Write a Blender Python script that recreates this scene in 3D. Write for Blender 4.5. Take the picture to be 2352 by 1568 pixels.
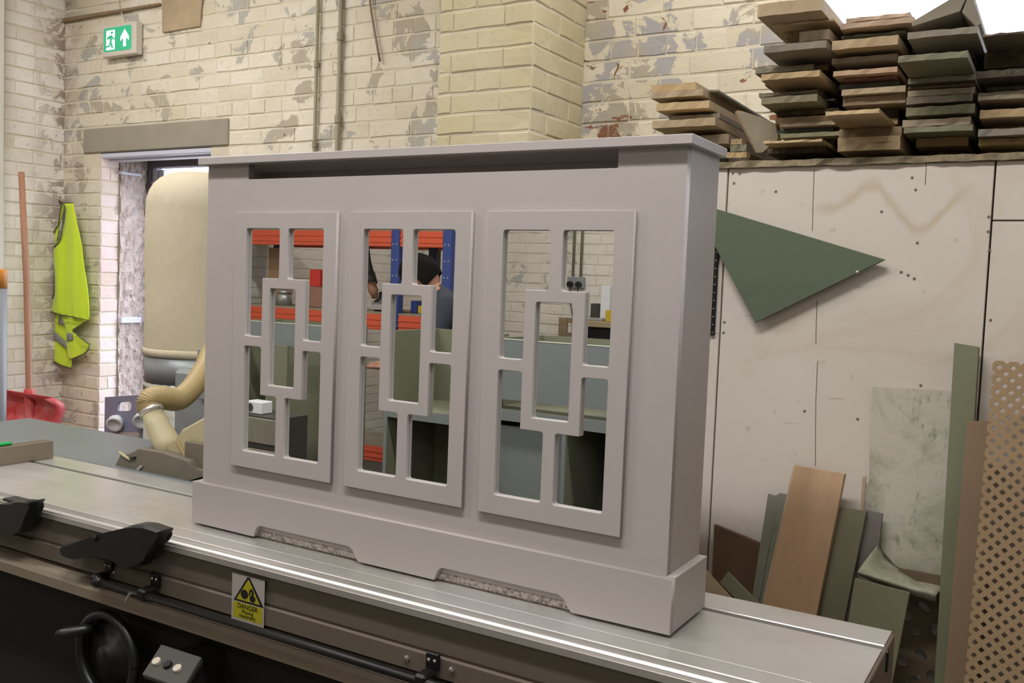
import bpy, bmesh, math, random
from mathutils import Vector, Matrix
random.seed(7)
for _o in list(bpy.data.objects):
    bpy.data.objects.remove(_o)
SC = bpy.context.scene
COL = SC.collection

# ---------------------------------------------------------------- camera
FPX, YAW, PITCH, ROLL, CZ = 2155.3, 0.53519, 0.06327, 0.03901, 1.5
_f = Vector((-math.sin(YAW)*math.cos(PITCH), math.cos(YAW)*math.cos(PITCH), -math.sin(PITCH)))
_r = Vector((math.cos(YAW), math.sin(YAW), 0))
_u = _r.cross(_f)
CR = _r*math.cos(ROLL) + _u*math.sin(ROLL)
CU = -_r*math.sin(ROLL) + _u*math.cos(ROLL)
CF = _f
cam = bpy.data.cameras.new('camera')
cam.sensor_width = 36.0
cam.lens = 36.0*FPX/2352.0
cam.clip_start = 0.05
camo = bpy.data.objects.new('camera', cam)
COL.objects.link(camo)
camo.matrix_world = Matrix(((CR.x, CU.x, -CF.x, 0), (CR.y, CU.y, -CF.y, 0), (CR.z, CU.z, -CF.z, CZ), (0, 0, 0, 1)))
SC.camera = camo

# ---------------------------------------------------------------- world, light, exposure
SC.view_settings.view_transform = 'Standard'
SC.view_settings.look = 'None'
SC.view_settings.gamma = 1.0
SC.view_settings.use_curve_mapping = False
SC.view_settings.exposure = 0.0
W = bpy.data.worlds.new('overcast_sky')
SC.world = W
W.use_nodes = True
_bg = W.node_tree.nodes['Background']
_bg.inputs['Color'].default_value = (0.80, 0.88, 1.0, 1)
_bg.inputs['Strength'].default_value = 6.5

def area(name, loc, sx, sy, power, color, rot=(0, 0, 0)):
    l = bpy.data.lights.new(name, 'AREA'); l.shape = 'RECTANGLE'
    l.size = sx; l.size_y = sy; l.energy = power; l.color = color
    o = bpy.data.objects.new(name, l); COL.objects.link(o)
    o.location = loc; o.rotation_euler = rot
    return o
LAMPS = [(-3.9, 2.2), (-0.75, 2.65), (-3.3, 0.5), (-0.8, 0.6), (2.2, 0.4), (-3.0, -2.2), (0.2, -2.2)]  # second lamp is added to brighten the top of the brick wall
LAMP_Z = 3.55
LAMP_W = [35, 20, 42, 60, 16, 20, 16]
for _i, (_x, _y) in enumerate(LAMPS):
    area('fluorescent_light', (_x, _y, LAMP_Z-0.10), 1.5, 0.16, LAMP_W[_i], (1.0, 0.978, 0.972))

# ---------------------------------------------------------------- helpers
def ray(px, py):
    return CR*((px-1176)/FPX) - CU*((py-784)/FPX) + CF
def atY(px, py, y):
    d = ray(px, py); p = d*(y/d.y); return Vector((p.x, y, p.z+CZ))
def atZ(px, py, z):
    d = ray(px, py); p = d*((z-CZ)/d.z); return Vector((p.x, p.y, z))
def atX(px, py, x):
    d = ray(px, py); p = d*(x/d.x); return Vector((x, p.y, p.z+CZ))
def at_plane(px, py, p0, n):
    d = ray(px, py); o = Vector((0, 0, CZ)); t = (Vector(p0)-o).dot(n)/d.dot(n); return o + d*t
def to_px(p):
    q = Vector(p)-Vector((0, 0, CZ)); d = q.dot(CF)
    if d < 0.05: return (-9999, -9999)
    return (1176+FPX*q.dot(CR)/d, 784-FPX*q.dot(CU)/d)
YM = 1.6045                                   # mirror surface
def atM(px, py, v):                           # seen in the mirrors, v = distance of the virtual image
    p = atY(px, py, v); return Vector((p.x, 2*YM-v, p.z))

def lin(c):
    return tuple(((x/255.0)/12.92 if x/255.0 <= 0.04045 else (((x/255.0)+0.055)/1.055)**2.4) for x in c)

def tag(o, label=None, cat=None, group=None, kind=None):
    if label: o['label'] = label
    if cat: o['category'] = cat
    if group: o['group'] = group
    if kind: o['kind'] = kind
    return o
def base_of(o):
    v = Vector((0, 0, 0))
    while o is not None:
        v += o.location; o = o.parent
    return v
def thing(name, loc, label, cat, group=None):
    o = bpy.data.objects.new(name, None); COL.objects.link(o)
    o.location = loc; o.empty_display_size = 0.05
    return tag(o, label, cat, group)
def link_mesh(name, me, mat, parent=None, smooth=False, loc=None):
    o = bpy.data.objects.new(name, me); COL.objects.link(o)
    if mat is not None:
        for m in (mat if isinstance(mat, (list, tuple)) else [mat]): me.materials.append(m)
    if parent is not None:
        o.parent = parent
        if loc is None:
            b = base_of(parent)
            if b.length: me.transform(Matrix.Translation(-b))
    elif loc is not None:
        me.transform(Matrix.Translation(-Vector(loc))); o.location = loc
    if smooth:
        for p in me.polygons: p.use_smooth = True
    return o
def obj(name, bm, mat, parent=None, smooth=False, loc=None):
    bmesh.ops.recalc_face_normals(bm, faces=bm.faces)
    me = bpy.data.meshes.new(name); bm.to_mesh(me); bm.free()
    return link_mesh(name, me, mat, parent, smooth, loc)
def struct(name, bm, mat, parent=None, smooth=False):
    o = obj(name, bm, mat, parent, smooth)
    if parent is None: o['kind'] = 'structure'
    return o
NB = bmesh.new
def box(bm, x0, x1, y0, y1, z0, z1, bev=0.0, M=None, seg=1):
    c = [Vector((x, y, z)) for z in (z0, z1) for y in (y0, y1) for x in (x0, x1)]
    vs = [bm.verts.new(M @ p if M else p) for p in c]
    fs = [bm.faces.new([vs[i] for i in q]) for q in ((0, 2, 3, 1), (4, 5, 7, 6), (0, 1, 5, 4), (2, 6, 7, 3), (0, 4, 6, 2), (1, 3, 7, 5))]
    if bev > 0:
        es = list({e for f in fs for e in f.edges})
        bmesh.ops.bevel(bm, geom=es, offset=bev, segments=seg, profile=0.5, affect='EDGES')
    return bm
def prism(bm, poly, n, th, bev=0.0):
    """poly: list of world points (planar); extruded by n*th"""
    n = Vector(n).normalized()
    a = [bm.verts.new(p) for p in poly]; b = [bm.verts.new(Vector(p)+n*th) for p in poly]
    k = len(poly); fs = [bm.faces.new(a), bm.faces.new(list(reversed(b)))]
    for i in range(k):
        fs.append(bm.faces.new((a[i], a[(i+1) % k], b[(i+1) % k], b[i])))
    if bev > 0:
        es = list({e for f in fs for e in f.edges})
        bmesh.ops.bevel(bm, geom=es, offset=bev, segments=1, profile=0.5, affect='EDGES')
    return bm
def frame_of(d):
    d = Vector(d).normalized(); a = Vector((0, 0, 1)) if abs(d.z) < 0.9 else Vector((1, 0, 0))
    u = d.cross(a).normalized(); v = d.cross(u).normalized(); return u, v
def tube(bm, pts, r, seg=10, cap=True, flat=None):
    """tube along pts; r number or list; flat=(a,b) scale of the two cross axes"""
    pts = [Vector(p) for p in pts]; n = len(pts); rs = r if isinstance(r, (list, tuple)) else [r]*n
    rings = []; u = None
    for i, p in enumerate(pts):
        d = (pts[min(i+1, n-1)]-pts[max(i-1, 0)])
        if u is None: u, v = frame_of(d)
        else:
            dn = d.normalized(); u = (u-dn*u.dot(dn)).normalized(); v = dn.cross(u)
        fa, fb = flat if flat else (1, 1)
        rings.append([bm.verts.new(p+u*(math.cos(2*math.pi*k/seg)*rs[i]*fa)+v*(math.sin(2*math.pi*k/seg)*rs[i]*fb)) for k in range(seg)])
    for i in range(n-1):
        for k in range(seg):
            bm.faces.new((rings[i][k], rings[i][(k+1) % seg], rings[i+1][(k+1) % seg], rings[i+1][k]))
    if cap:
        bm.faces.new(list(reversed(rings[0]))); bm.faces.new(rings[-1])
    return bm
def cyl(bm, p0, p1, r, seg=16, r2=None):
    return tube(bm, [p0, p1], [r, r if r2 is None else r2], seg)
def lathe(bm, c, prof, seg=32, axis=(0, 0, 1)):
    """prof: list of (radius, height along axis) from c"""
    ax = Vector(axis).normalized(); u, v = frame_of(ax); c = Vector(c); rings = []
    for r, h in prof:
        if r < 1e-5: rings.append([bm.verts.new(c+ax*h)])
        else: rings.append([bm.verts.new(c+ax*h+(u*math.cos(2*math.pi*k/seg)+v*math.sin(2*math.pi*k/seg))*r) for k in range(seg)])
    for a, b in zip(rings, rings[1:]):
        for k in range(seg):
            k2 = (k+1) % seg
            q = [a[k] if len(a) > 1 else a[0], a[k2] if len(a) > 1 else None, b[k2] if len(b) > 1 else None, b[k] if len(b) > 1 else b[0]]
            q = [x for x in q if x is not None]
            if len(q) >= 3: bm.faces.new(q)
    if len(rings[0]) > 1: bm.faces.new(list(reversed(rings[0])))
    if len(rings[-1]) > 1: bm.faces.new(rings[-1])
    return bm
def round_poly(pts, r, seg=3):
    """2-D polygon with rounded corners; r number or list"""
    out = []; n = len(pts)
    for i in range(n):
        p = Vector(pts[i]); a = Vector(pts[i-1]); b = Vector(pts[(i+1) % n]); rr = r[i] if isinstance(r, (list, tuple)) else r
        if rr <= 0: out.append((p.x, p.y)); continue
        da = (a-p); db = (b-p); la = da.length; lb = db.length; da /= la; db /= lb
        rr = min(rr, la*0.45, lb*0.45)
        p0 = p+da*rr; p1 = p+db*rr
        for k in range(seg+1):
            t = k/seg; q = (1-t)**2*p0 + 2*t*(1-t)*p + t*t*p1; out.append((q.x, q.y))
    return out
def plate2d(outlines, th, bevel=0.0, bres=1):
    """filled 2-D outline(s) with holes -> mesh in local xy, thickness along z from 0 to th"""
    cu = bpy.data.curves.new('plate', 'CURVE'); cu.dimensions = '2D'; cu.fill_mode = 'BOTH'
    for pl in outlines:
        s = cu.splines.new('POLY'); s.points.add(len(pl)-1); s.use_cyclic_u = True
        for k, (x, y) in enumerate(pl): s.points[k].co = (x, y, 0, 1)
    cu.bevel_depth = bevel; cu.bevel_resolution = bres; cu.offset = -bevel
    cu.extrude = max(th/2-bevel, 0)
    o = bpy.data.objects.new('plate', cu); COL.objects.link(o)
    bpy.context.view_layer.update()
    dg = bpy.context.evaluated_depsgraph_get()
    me = bpy.data.meshes.new_from_object(o.evaluated_get(dg))
    bpy.data.objects.remove(o); bpy.data.curves.remove(cu)
    me.materials.clear()
    me.transform(Matrix.Translation((0, 0, th/2)))
    return me
# local (x, y, z) -> world for an upright plate that faces the camera side (-Y): x->X, y->Z, z->-Y
def upright(y, x=0, z=0):
    return Matrix(((1, 0, 0, x), (0, 0, -1, y), (0, 1, 0, z), (0, 0, 0, 1)))
def plate_up(name, outlines, yback, th, mat, parent, bevel=0.0, M=None, bres=1):
    me = plate2d(outlines, th, bevel, bres); me.transform(M if M else upright(yback))
    return link_mesh(name, me, mat, parent)
def text_mesh(s, size, align='CENTER', spacing=1.0):
    cu = bpy.data.curves.new('txt', 'FONT'); cu.body = s; cu.size = size; cu.align_x = align; cu.space_line = spacing
    cu.extrude = 0.0002
    o = bpy.data.objects.new('txt', cu); COL.objects.link(o); bpy.context.view_layer.update()
    dg = bpy.context.evaluated_depsgraph_get(); me = bpy.data.meshes.new_from_object(o.evaluated_get(dg))
    bpy.data.objects.remove(o); bpy.data.curves.remove(cu); me.materials.clear()
    return me
def rectp(x0, x1, y0, y1): return [(x0, y0), (x1, y0), (x1, y1), (x0, y1)]

# ---------------------------------------------------------------- materials
class NT:
    def __init__(s, name):
        m = bpy.data.materials.new(name); m.use_nodes = True; s.m = m; s.t = m.node_tree; s.N = s.t.nodes; s.L = s.t.links
        s.b = s.N['Principled BSDF']
        s.pos = s.N.new('ShaderNodeNewGeometry').outputs['Position']
    def lk(s, a, b): s.L.new(a, b)
    def noise(s, scale, detail=4, rough=0.55, dist=0.0, vec=None, stretch=None):
        n = s.N.new('ShaderNodeTexNoise'); n.inputs['Scale'].default_value = scale; n.inputs['Detail'].default_value = detail
        n.inputs['Roughness'].default_value = rough; n.inputs['Distortion'].default_value = dist
        v = vec if vec is not None else s.pos
        if stretch:
            mp = s.N.new('ShaderNodeMapping'); mp.inputs['Scale'].default_value = stretch; s.lk(v, mp.inputs['Vector']); v = mp.outputs[0]
        s.lk(v, n.inputs['Vector']); return n.outputs['Fac']
    def ramp(s, fac, a, b, ca=(0, 0, 0, 1), cb=(1, 1, 1, 1)):
        r = s.N.new('ShaderNodeValToRGB'); r.color_ramp.elements[0].position = a; r.color_ramp.elements[1].position = b
        r.color_ramp.elements[0].color = ca; r.color_ramp.elements[1].color = cb
        s.lk(fac, r.inputs[0]); return r.outputs[0]
    def mix(s, fac, a, b):
        x = s.N.new('ShaderNodeMix'); x.data_type = 'RGBA'
        if isinstance(fac, (int, float)): x.inputs[0].default_value = fac
        else: s.lk(fac, x.inputs[0])
        for v, k in ((a, 6), (b, 7)):
            if isinstance(v, tuple): x.inputs[k].default_value = (*v[:3], 1)
            else: s.lk(v, x.inputs[k])
        return x.outputs[2]
    def math(s, op, a, b=0.0):
        x = s.N.new('ShaderNodeMath'); x.operation = op
        for v, k in ((a, 0), (b, 1)):
            if isinstance(v, (int, float)): x.inputs[k].default_value = v
            else: s.lk(v, x.inputs[k])
        return x.outputs[0]
    def axis(s, k):
        x = s.N.new('ShaderNodeSeparateXYZ'); s.lk(s.pos, x.inputs[0]); return x.outputs[k]
    def step(s, v, a, b):
        x = s.N.new('ShaderNodeMapRange'); x.inputs['From Min'].default_value = a; x.inputs['From Max'].default_value = b
        s.lk(v, x.inputs['Value']); return x.outputs[0]
    def bump(s, h, strength, dist=0.01):
        x = s.N.new('ShaderNodeBump'); x.inputs['Strength'].default_value = strength; x.inputs['Distance'].default_value = dist
        s.lk(h, x.inputs['Height']); s.lk(x.outputs[0], s.b.inputs['Normal'])
    def col(s, c):
        if isinstance(c, tuple): s.b.inputs['Base Color'].default_value = (*c[:3], 1)
        else: s.lk(c, s.b.inputs['Base Color'])
    def rnd(s):
        return s.N.new('ShaderNodeObjectInfo').outputs['Random']
    def set(s, rough=0.5, metal=0.0, spec=0.5):
        s.b.inputs['Roughness'].default_value = rough; s.b.inputs['Metallic'].default_value = metal
        s.b.inputs['Specular IOR Level'].default_value = spec
def pmat(name, c, rough=0.5, metal=0.0, var=0.06, scale=8, bump=0.0, bscale=60, spec=0.5, stretch=None, obj_rand=0.0):
    """plain coloured material with slight mottling"""
    t = NT(name); a = lin(c); n = t.noise(scale, 3, stretch=stretch)
    ca = tuple(x*(1-var) for x in a); cb = tuple(min(1, x*(1+var)) for x in a)
    cc = t.mix(n, ca, cb)
    if obj_rand:
        h = t.N.new('ShaderNodeHueSaturation'); t.lk(cc, h.inputs['Color'])
        t.lk(t.step(t.rnd(), -0.0, 1.0), h.inputs['Fac'])
        v = t.math('ADD', t.math('MULTIPLY', t.rnd(), obj_rand), 1-obj_rand/2); t.lk(v, h.inputs['Value']); h.inputs['Fac'].default_value = 1
        cc = h.outputs[0]
    t.col(cc); t.set(rough, metal, spec)
    if bump: t.bump(t.noise(bscale, 4, stretch=stretch), bump, 0.004)
    return t.m
def wood(name, c1, c2, scale=6, rough=0.6, stretch=(1, 1, 0.08), bump=0.1):
    t = NT(name); n = t.noise(scale, 5, 0.6, 0.6, stretch=stretch); f = t.noise(scale*9, 3, 0.6, 0.2, stretch=stretch)
    c = t.mix(t.ramp(n, 0.35, 0.68), lin(c1), lin(c2)); c = t.mix(t.math('MULTIPLY', t.ramp(f, 0.45, 0.7), 0.25), c, tuple(x*0.6 for x in lin(c1)))
    t.col(c); t.set(rough); t.bump(f, bump, 0.002); return t.m

def brick_mat(name, c1, c2, peel=0.55, red=0.70, stain=None, grey=(158, 158, 152), right=False, sharp=False):
    t = NT(name)
    base = t.mix(t.ramp(t.noise(2.3, 4), 0.35, 0.65), lin(c1), lin(c2))
    rn = t.rnd(); base = t.mix(t.math('MULTIPLY', t.ramp(rn, 0.5, 0.9), 0.35), base, lin((194, 181, 150)))
    big = t.noise(0.9, 2)
    p = t.noise(5.2, 7, 0.62, 0.5)
    pk = t.math('ADD', p, t.math('MULTIPLY', t.math('SUBTRACT', big, 0.5), 0.45))
    if right: pk = t.math('ADD', pk, t.math('MULTIPLY', t.step(t.axis(0), -1.15, -1.6), 0.10))
    m1 = t.ramp(pk, peel, peel+0.02)
    g2 = t.mix(t.ramp(t.noise(3.1, 2), 0.45, 0.55), lin(grey), lin((160, 150, 132)))
    c = t.mix(t.math('MULTIPLY', m1, 0.75), base, g2)
    q = t.noise(6.7, 6, 0.65, 0.8, stretch=(1.0, 1.0, 1.4))
    if right: q = t.math('ADD', q, t.math('MULTIPLY', t.step(t.axis(2), 2.5, 2.1), 0.14))
    m2 = t.ramp(q, red, red+0.015)
    rb = t.mix(t.ramp(t.noise(4.0, 2), 0.42, 0.58), lin((140, 92, 68)), lin((128, 108, 84)))
    c = t.mix(m2, c, rb)
    if stain is not None:                      # soot and damp in the corner, its own ragged shape
        axis, a, b = stain
        s = t.math('MULTIPLY', t.step(t.axis(axis), a, b), t.ramp(t.noise(7.5 if sharp else 5.5, 6, 0.7, 0.6), 0.50 if sharp else 0.38, 0.53 if sharp else 0.62))
        c = t.mix(t.math('MULTIPLY', s, 0.75), c, lin((112, 82, 66) if sharp else (92, 72, 58)))
    fine = t.noise(38, 5, 0.65); c = t.mix(t.math('MULTIPLY', t.ramp(fine, 0.56, 0.72), 0.22), c, lin((120, 105, 85)))
    t.col(c); t.set(0.85, 0, 0.25)
    h = t.math('ADD', t.math('MULTIPLY', fine, 0.35), t.math('SUBTRACT', t.math('MULTIPLY', t.noise(13, 4), 0.6), t.math('ADD', t.math('MULTIPLY', m1, 0.25), t.math('MULTIPLY', m2, 0.5))))
    t.bump(h, 0.55, 0.006); return t.m

M = {}
M['brick_main'] = brick_mat('painted_brick_cream', (222, 214, 198), (210, 200, 178), 0.575, 0.69, (0, -5.02, -5.25))
M['brick_pier'] = brick_mat('painted_brick_yellow', (204, 194, 162), (196, 184, 148), 0.80, 0.86)
M['brick_right'] = brick_mat('painted_brick_peeling', (224, 214, 194), (214, 203, 178), 0.615, 0.665, None, (150, 150, 156), True)
M['brick_left'] = brick_mat('painted_brick_white', (234, 228, 220), (222, 214, 206), 0.68, 0.76, (1, 3.27, 3.50), sharp=True)
M['brick_reveal'] = brick_mat('painted_brick_pinkish', (226, 214, 214), (222, 196, 194), 0.72, 0.78)
M['mortar'] = pmat('painted_mortar', (206, 196, 174), 0.9, 0, 0.18, 7, 0.4, 50)
M['plaster'] = pmat('painted_plaster', (200, 196, 184), 0.85, 0, 0.08, 3, 0.2, 25)
M['concrete'] = pmat('lintel_concrete', (150, 142, 126), 0.9, 0, 0.16, 6, 0.3, 40)
M['floor'] = pmat('dusty_concrete_floor', (92, 86, 76), 0.85, 0, 0.2, 2.5, 0.3, 30)
M['ceiling'] = pmat('ceiling_white', (214, 208, 196), 0.9, 0, 0.05, 2)
M['rough'] = None
t = NT('rough_whitewashed_reveal')
_n = t.noise(26, 6, 0.7, 0.4); _k = t.noise(34, 5, 0.6)
t.col(t.mix(t.ramp(_n, 0.60, 0.68), t.mix(t.ramp(_k, 0.4, 0.7), lin((226, 214, 212)), lin((212, 188, 184))), lin((140, 106, 96)))); t.set(0.9, 0, 0.2)
t.bump(t.math('ADD', _n, _k), 0.9, 0.03); M['rough'] = t.m
# cover and saw
t = NT('taupe_satin_paint'); t.col(t.mix(t.noise(5, 2), lin((168, 161, 158)), lin((173, 166, 163)))); t.set(0.42, 0, 0.4); t.bump(t.noise(420, 2), 0.03, 0.001); M['taupe'] = t.m
t = NT('mirror_glass'); t.col((0.88, 0.90, 0.89)); t.set(0.0, 1.0); t.bump(t.noise(2.2, 1, 0.4), 0.012, 0.02); M['mirror'] = t.m
t = NT('speckled_raw_board'); t.col(t.mix(t.ramp(t.noise(130, 3, 0.7), 0.44, 0.62), lin((212, 204, 196)), lin((142, 134, 126)))); t.set(0.8); t.bump(t.noise(160, 3), 0.5, 0.003); M['speckle'] = t.m
M['dark_inside'] = pmat('unpainted_inside', (96, 90, 78), 0.8)
t = NT('brushed_aluminium'); _n = t.noise(5, 4, stretch=(0.25, 3.0, 1)); _g = t.noise(2.2, 4, 0.6)
t.col(t.mix(t.ramp(_g, 0.35, 0.7), lin((200, 197, 194)), lin((178, 175, 168)))); t.set(0.30, 0.55)
t.lk(t.step(t.math('ADD', _n, _g), 0.5, 1.6), t.b.inputs['Roughness'])
_rr = t.N.new('ShaderNodeMapRange'); t.lk(t.noise(6, 4, stretch=(0.4, 3, 1)), _rr.inputs['Value']); _rr.inputs['To Min'].default_value = 0.2; _rr.inputs['To Max'].default_value = 0.42
t.lk(_rr.outputs[0], t.b.inputs['Roughness']); M['alu'] = t.m
M['alu_side'] = pmat('anodised_side', (108, 98, 87), 0.55, 0.35, 0.10, 3, stretch=(0.4, 1, 4))
M['alu_bright'] = pmat('polished_rail', (196, 192, 187), 0.38, 0.8, 0.05, 5)
M['cast'] = pmat('grey_cast_iron', (120, 126, 128), 0.42, 0.35, 0.08, 2.5)
M['beige_steel'] = pmat('beige_painted_steel', (128, 116, 100), 0.5, 0.0, 0.12, 4)
M['black_plastic'] = pmat('black_plastic', (20, 22, 23), 0.38, 0, 0.15, 12, 0.08, 120)
M['black_metal'] = pmat('black_painted_metal', (20, 20, 20), 0.4, 0.2, 0.15, 10)
M['black_body'] = pmat('black_machine_body', (11, 10, 9), 0.75, 0, 0.25, 2)
M['screw'] = pmat('zinc_screw', (190, 188, 182), 0.3, 0.9)
M['panel_grey'] = pmat('control_plate_grey', (66, 64, 58), 0.5)
M['button'] = pmat('cream_button', (206, 196, 176), 0.4)
M['label_white'] = pmat('sticker_white', (158, 151, 146), 0.45)
M['label_yellow'] = pmat('sticker_yellow', (156, 146, 24), 0.45)
M['label_black'] = pmat('sticker_black', (20, 18, 18), 0.5)
# boards
def mdf(name, c, edge=0.14):
    t = NT(name); h = t.N.new('ShaderNodeHueSaturation')
    n = t.noise(9, 5, 0.6); d = t.noise(45, 4, 0.6)
    a = lin(c); cc = t.mix(t.ramp(n, 0.35, 0.7), tuple(x*0.86 for x in a), tuple(min(1, x*1.1) for x in a))
    cc = t.mix(t.math('MULTIPLY', t.ramp(d, 0.5, 0.75), 0.25), cc, lin((176, 160, 124)))
    t.lk(cc, h.inputs['Color']); t.lk(t.math('ADD', t.math('MULTIPLY', t.rnd(), 0.3), 0.85), h.inputs['Value'])
    t.lk(t.math('ADD', t.math('MULTIPLY', t.rnd(), 0.4), 0.8), h.inputs['Saturation'])
    t.col(h.outputs[0]); t.set(0.85, 0, 0.25); t.bump(d, 0.25, 0.004); return t.m
M['mdf_tan'] = mdf('mdf_tan', (174, 154, 124))
M['mdf_pink'] = mdf('mdf_pinkish', (182, 156, 132))
M['mdf_brown'] = mdf('mdf_brown', (136, 116, 92))
M['mdf_grey'] = mdf('mdf_dusty_grey', (142, 133, 116))
M['mdf_green'] = mdf('mdf_moss_green', (128, 124, 100))
M['mdf_teal'] = mdf('mdf_dark_green', (90, 96, 82))
M['mdf_red'] = mdf('mdf_red', (132, 84, 68))
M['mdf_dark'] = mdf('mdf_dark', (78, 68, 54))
M['mdf_pale'] = mdf('mdf_pale_paint', (196, 190, 184))
M['green_board'] = pmat('green_board_face', (112, 114, 88), 0.75, 0, 0.07, 5)
M['sage_board'] = pmat('sage_board_face', (120, 120, 104), 0.8, 0, 0.08, 4)
M['olive_board'] = pmat('olive_board_face', (112, 108, 84), 0.8, 0, 0.07, 4)
M['grey_board'] = pmat('grey_board_face', (112, 106, 100), 0.8, 0, 0.06, 4)
M['triangle_green'] = pmat('triangle_green', (86, 98, 76), 0.6, 0, 0.06, 4)
M['oak'] = wood('oak_veneer', (180, 148, 114), (154, 122, 90), 5)
M['ply_brown'] = wood('brown_plywood', (104, 78, 54), (88, 64, 44), 4)
M['hardboard'] = pmat('brown_hardboard', (126, 104, 80), 0.75, 0, 0.06, 4)
M['lattice'] = pmat('mdf_lattice', (146, 122, 92), 0.8, 0, 0.07, 6)
M['fret'] = pmat('mdf_fretwork', (108, 92, 72), 0.8, 0, 0.08, 6)
t = NT('white_painted_boarding'); _st = t.noise(1.7, 6, 0.6, 0.9); _f = t.noise(24, 5, 0.6)
_c = t.mix(t.ramp(t.noise(1.2, 3), 0.35, 0.65), lin((210, 202, 192)), lin((202, 192, 180)))
_band = t.math('MULTIPLY', t.ramp(_st, 0.50, 0.54), t.math('SUBTRACT', 1.0, t.ramp(_st, 0.55, 0.60)))
_c = t.mix(t.math('MULTIPLY', _band, 0.16), _c, lin((176, 150, 104)))
# the wavy brown damp line that crosses the boarding
_pts = [atY(x_, y_, 2.40) for x_, y_ in ((1850, 482), (1915, 476), (1960, 448), (2005, 424), (2035, 452), (2075, 500), (2112, 532), (2150, 505), (2190, 462), (2245, 425))]
_fc = t.N.new('ShaderNodeFloatCurve'); _x0, _x1, _z0, _z1 = _pts[0].x, _pts[-1].x, 1.55, 1.85
_cv = _fc.mapping.curves[0]
_cv.points[0].location = (0, (_pts[0].z-_z0)/(_z1-_z0)); _cv.points[1].location = (1, (_pts[-1].z-_z0)/(_z1-_z0))
for _p in _pts[1:-1]: _cv.points.new((_p.x-_x0)/(_x1-_x0), (_p.z-_z0)/(_z1-_z0))
_fc.mapping.update()
t.lk(t.step(t.axis(0), _x0, _x1), _fc.inputs['Value'])
_dz = t.math('ABSOLUTE', t.math('SUBTRACT', t.step(t.math('ADD', t.axis(2), t.math('MULTIPLY', t.math('SUBTRACT', t.noise(16, 4), 0.5), 0.03)), _z0, _z1), _fc.outputs[0]))
_in = t.math('MULTIPLY', t.step(t.axis(0), _x0, _x0+0.05), t.step(t.axis(0), _x1, _x1-0.05))
_c = t.mix(t.math('MULTIPLY', t.math('MULTIPLY', t.step(_dz, 0.07, 0.0), _in), 0.42), _c, lin((172, 148, 100)))
_c = t.mix(t.math('MULTIPLY', t.ramp(_f, 0.66, 0.72), 0.30), _c, lin((150, 130, 110)))
_sc = t.noise(9, 4, 0.6, 0.2, stretch=(0.5, 1, 7)); _c = t.mix(t.math('MULTIPLY', t.ramp(_sc, 0.70, 0.73), 0.45), _c, lin((150, 116, 92)))
t.col(_c); t.set(0.7, 0, 0.3); t.bump(_f, 0.08, 0.004); M['boarding'] = t.m
t = NT('stained_pale_sheet'); _n = t.noise(5.5, 7, 0.7, 0.4); _z = t.axis(2)
_c = t.mix(t.ramp(t.math('ADD', _n, t.math('MULTIPLY', t.step(_z, 1.25, 0.9), 0.10)), 0.50, 0.66), lin((190, 184, 170)), lin((152, 150, 126)))
_c = t.mix(t.math('MULTIPLY', t.ramp(t.noise(34, 4, 0.7, stretch=(1, 1, 0.5)), 0.58, 0.68), 0.5), _c, lin((112, 110, 82)))
t.col(_c); t.set(0.85); t.bump(t.noise(30, 4), 0.3, 0.004); M['sheet'] = t.m
t = NT('dusty_ledge'); t.col(t.mix(t.ramp(t.noise(14, 6, 0.7), 0.4, 0.62), lin((150, 136, 110)), lin((104, 94, 74)))); t.set(0.95); t.bump(t.noise(30, 5), 0.7, 0.008); M['ledge'] = t.m
# other things
M['sign_case'] = pmat('sign_casing', (206, 198, 184), 0.5)
t = NT('sign_green_lit'); t.col(lin((52, 176, 130))); t.b.inputs['Emission Color'].default_value = (*lin((60, 190, 140)), 1); t.b.inputs['Emission Strength'].default_value = 0.28; t.noise(3); M['sign_green'] = t.m
t = NT('sign_white_lit'); t.col((0.8, 0.84, 0.84)); t.b.inputs['Emission Color'].default_value = (0.85, 0.95, 1, 1); t.b.inputs['Emission Strength'].default_value = 0.55; M['sign_white'] = t.m
t = NT('led_dot'); t.b.inputs['Emission Color'].default_value = (0.9, 0.95, 1, 1); t.b.inputs['Emission Strength'].default_value = 6.0; M['led'] = t.m
t = NT('fluorescent_tube'); t.b.inputs['Emission Color'].default_value = (1, 0.95, 0.86, 1); t.b.inputs['Emission Strength'].default_value = 6.5; M['tube'] = t.m
M['white_metal'] = pmat('white_enamel', (226, 224, 218), 0.4)
M['conduit'] = pmat('painted_conduit', (148, 140, 116), 0.6, 0, 0.15, 14)
M['cable'] = pmat('grey_cable', (136, 120, 104), 0.6)
t = NT('hi_vis_yellow'); _n = t.noise(6, 3); t.col(t.mix(_n, lin((208, 232, 52)), lin((194, 220, 56)))); t.set(0.7, 0, 0.2); t.b.inputs['Sheen Weight'].default_value = 0.2; t.bump(t.noise(18, 3), 0.15, 0.01); M['hivis'] = t.m
M['piping'] = pmat('vest_dark_binding', (74, 80, 56), 0.8)
M['reflect'] = pmat('vest_reflective_band', (150, 150, 150), 0.35, 0.4)
M['red_plastic'] = None
t = NT('dusty_red_plastic'); t.col(t.mix(t.ramp(t.noise(7, 5, 0.6), 0.42, 0.68), lin((196, 50, 50)), lin((204, 110, 112)))); t.set(0.5); M['red_plastic'] = t.m
M['handle_wood'] = wood('worn_wood_handle', (168, 122, 96), (146, 102, 76), 7)
M['bag'] = None
t = NT('cream_filter_cloth'); t.col(t.mix(t.noise(3, 3), lin((196, 184, 158)), lin((204, 194, 170)))); t.set(0.9, 0, 0.1); t.bump(t.noise(14, 4, stretch=(1, 1, 0.5)), 0.3, 0.02); M['bag'] = t.m
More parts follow.
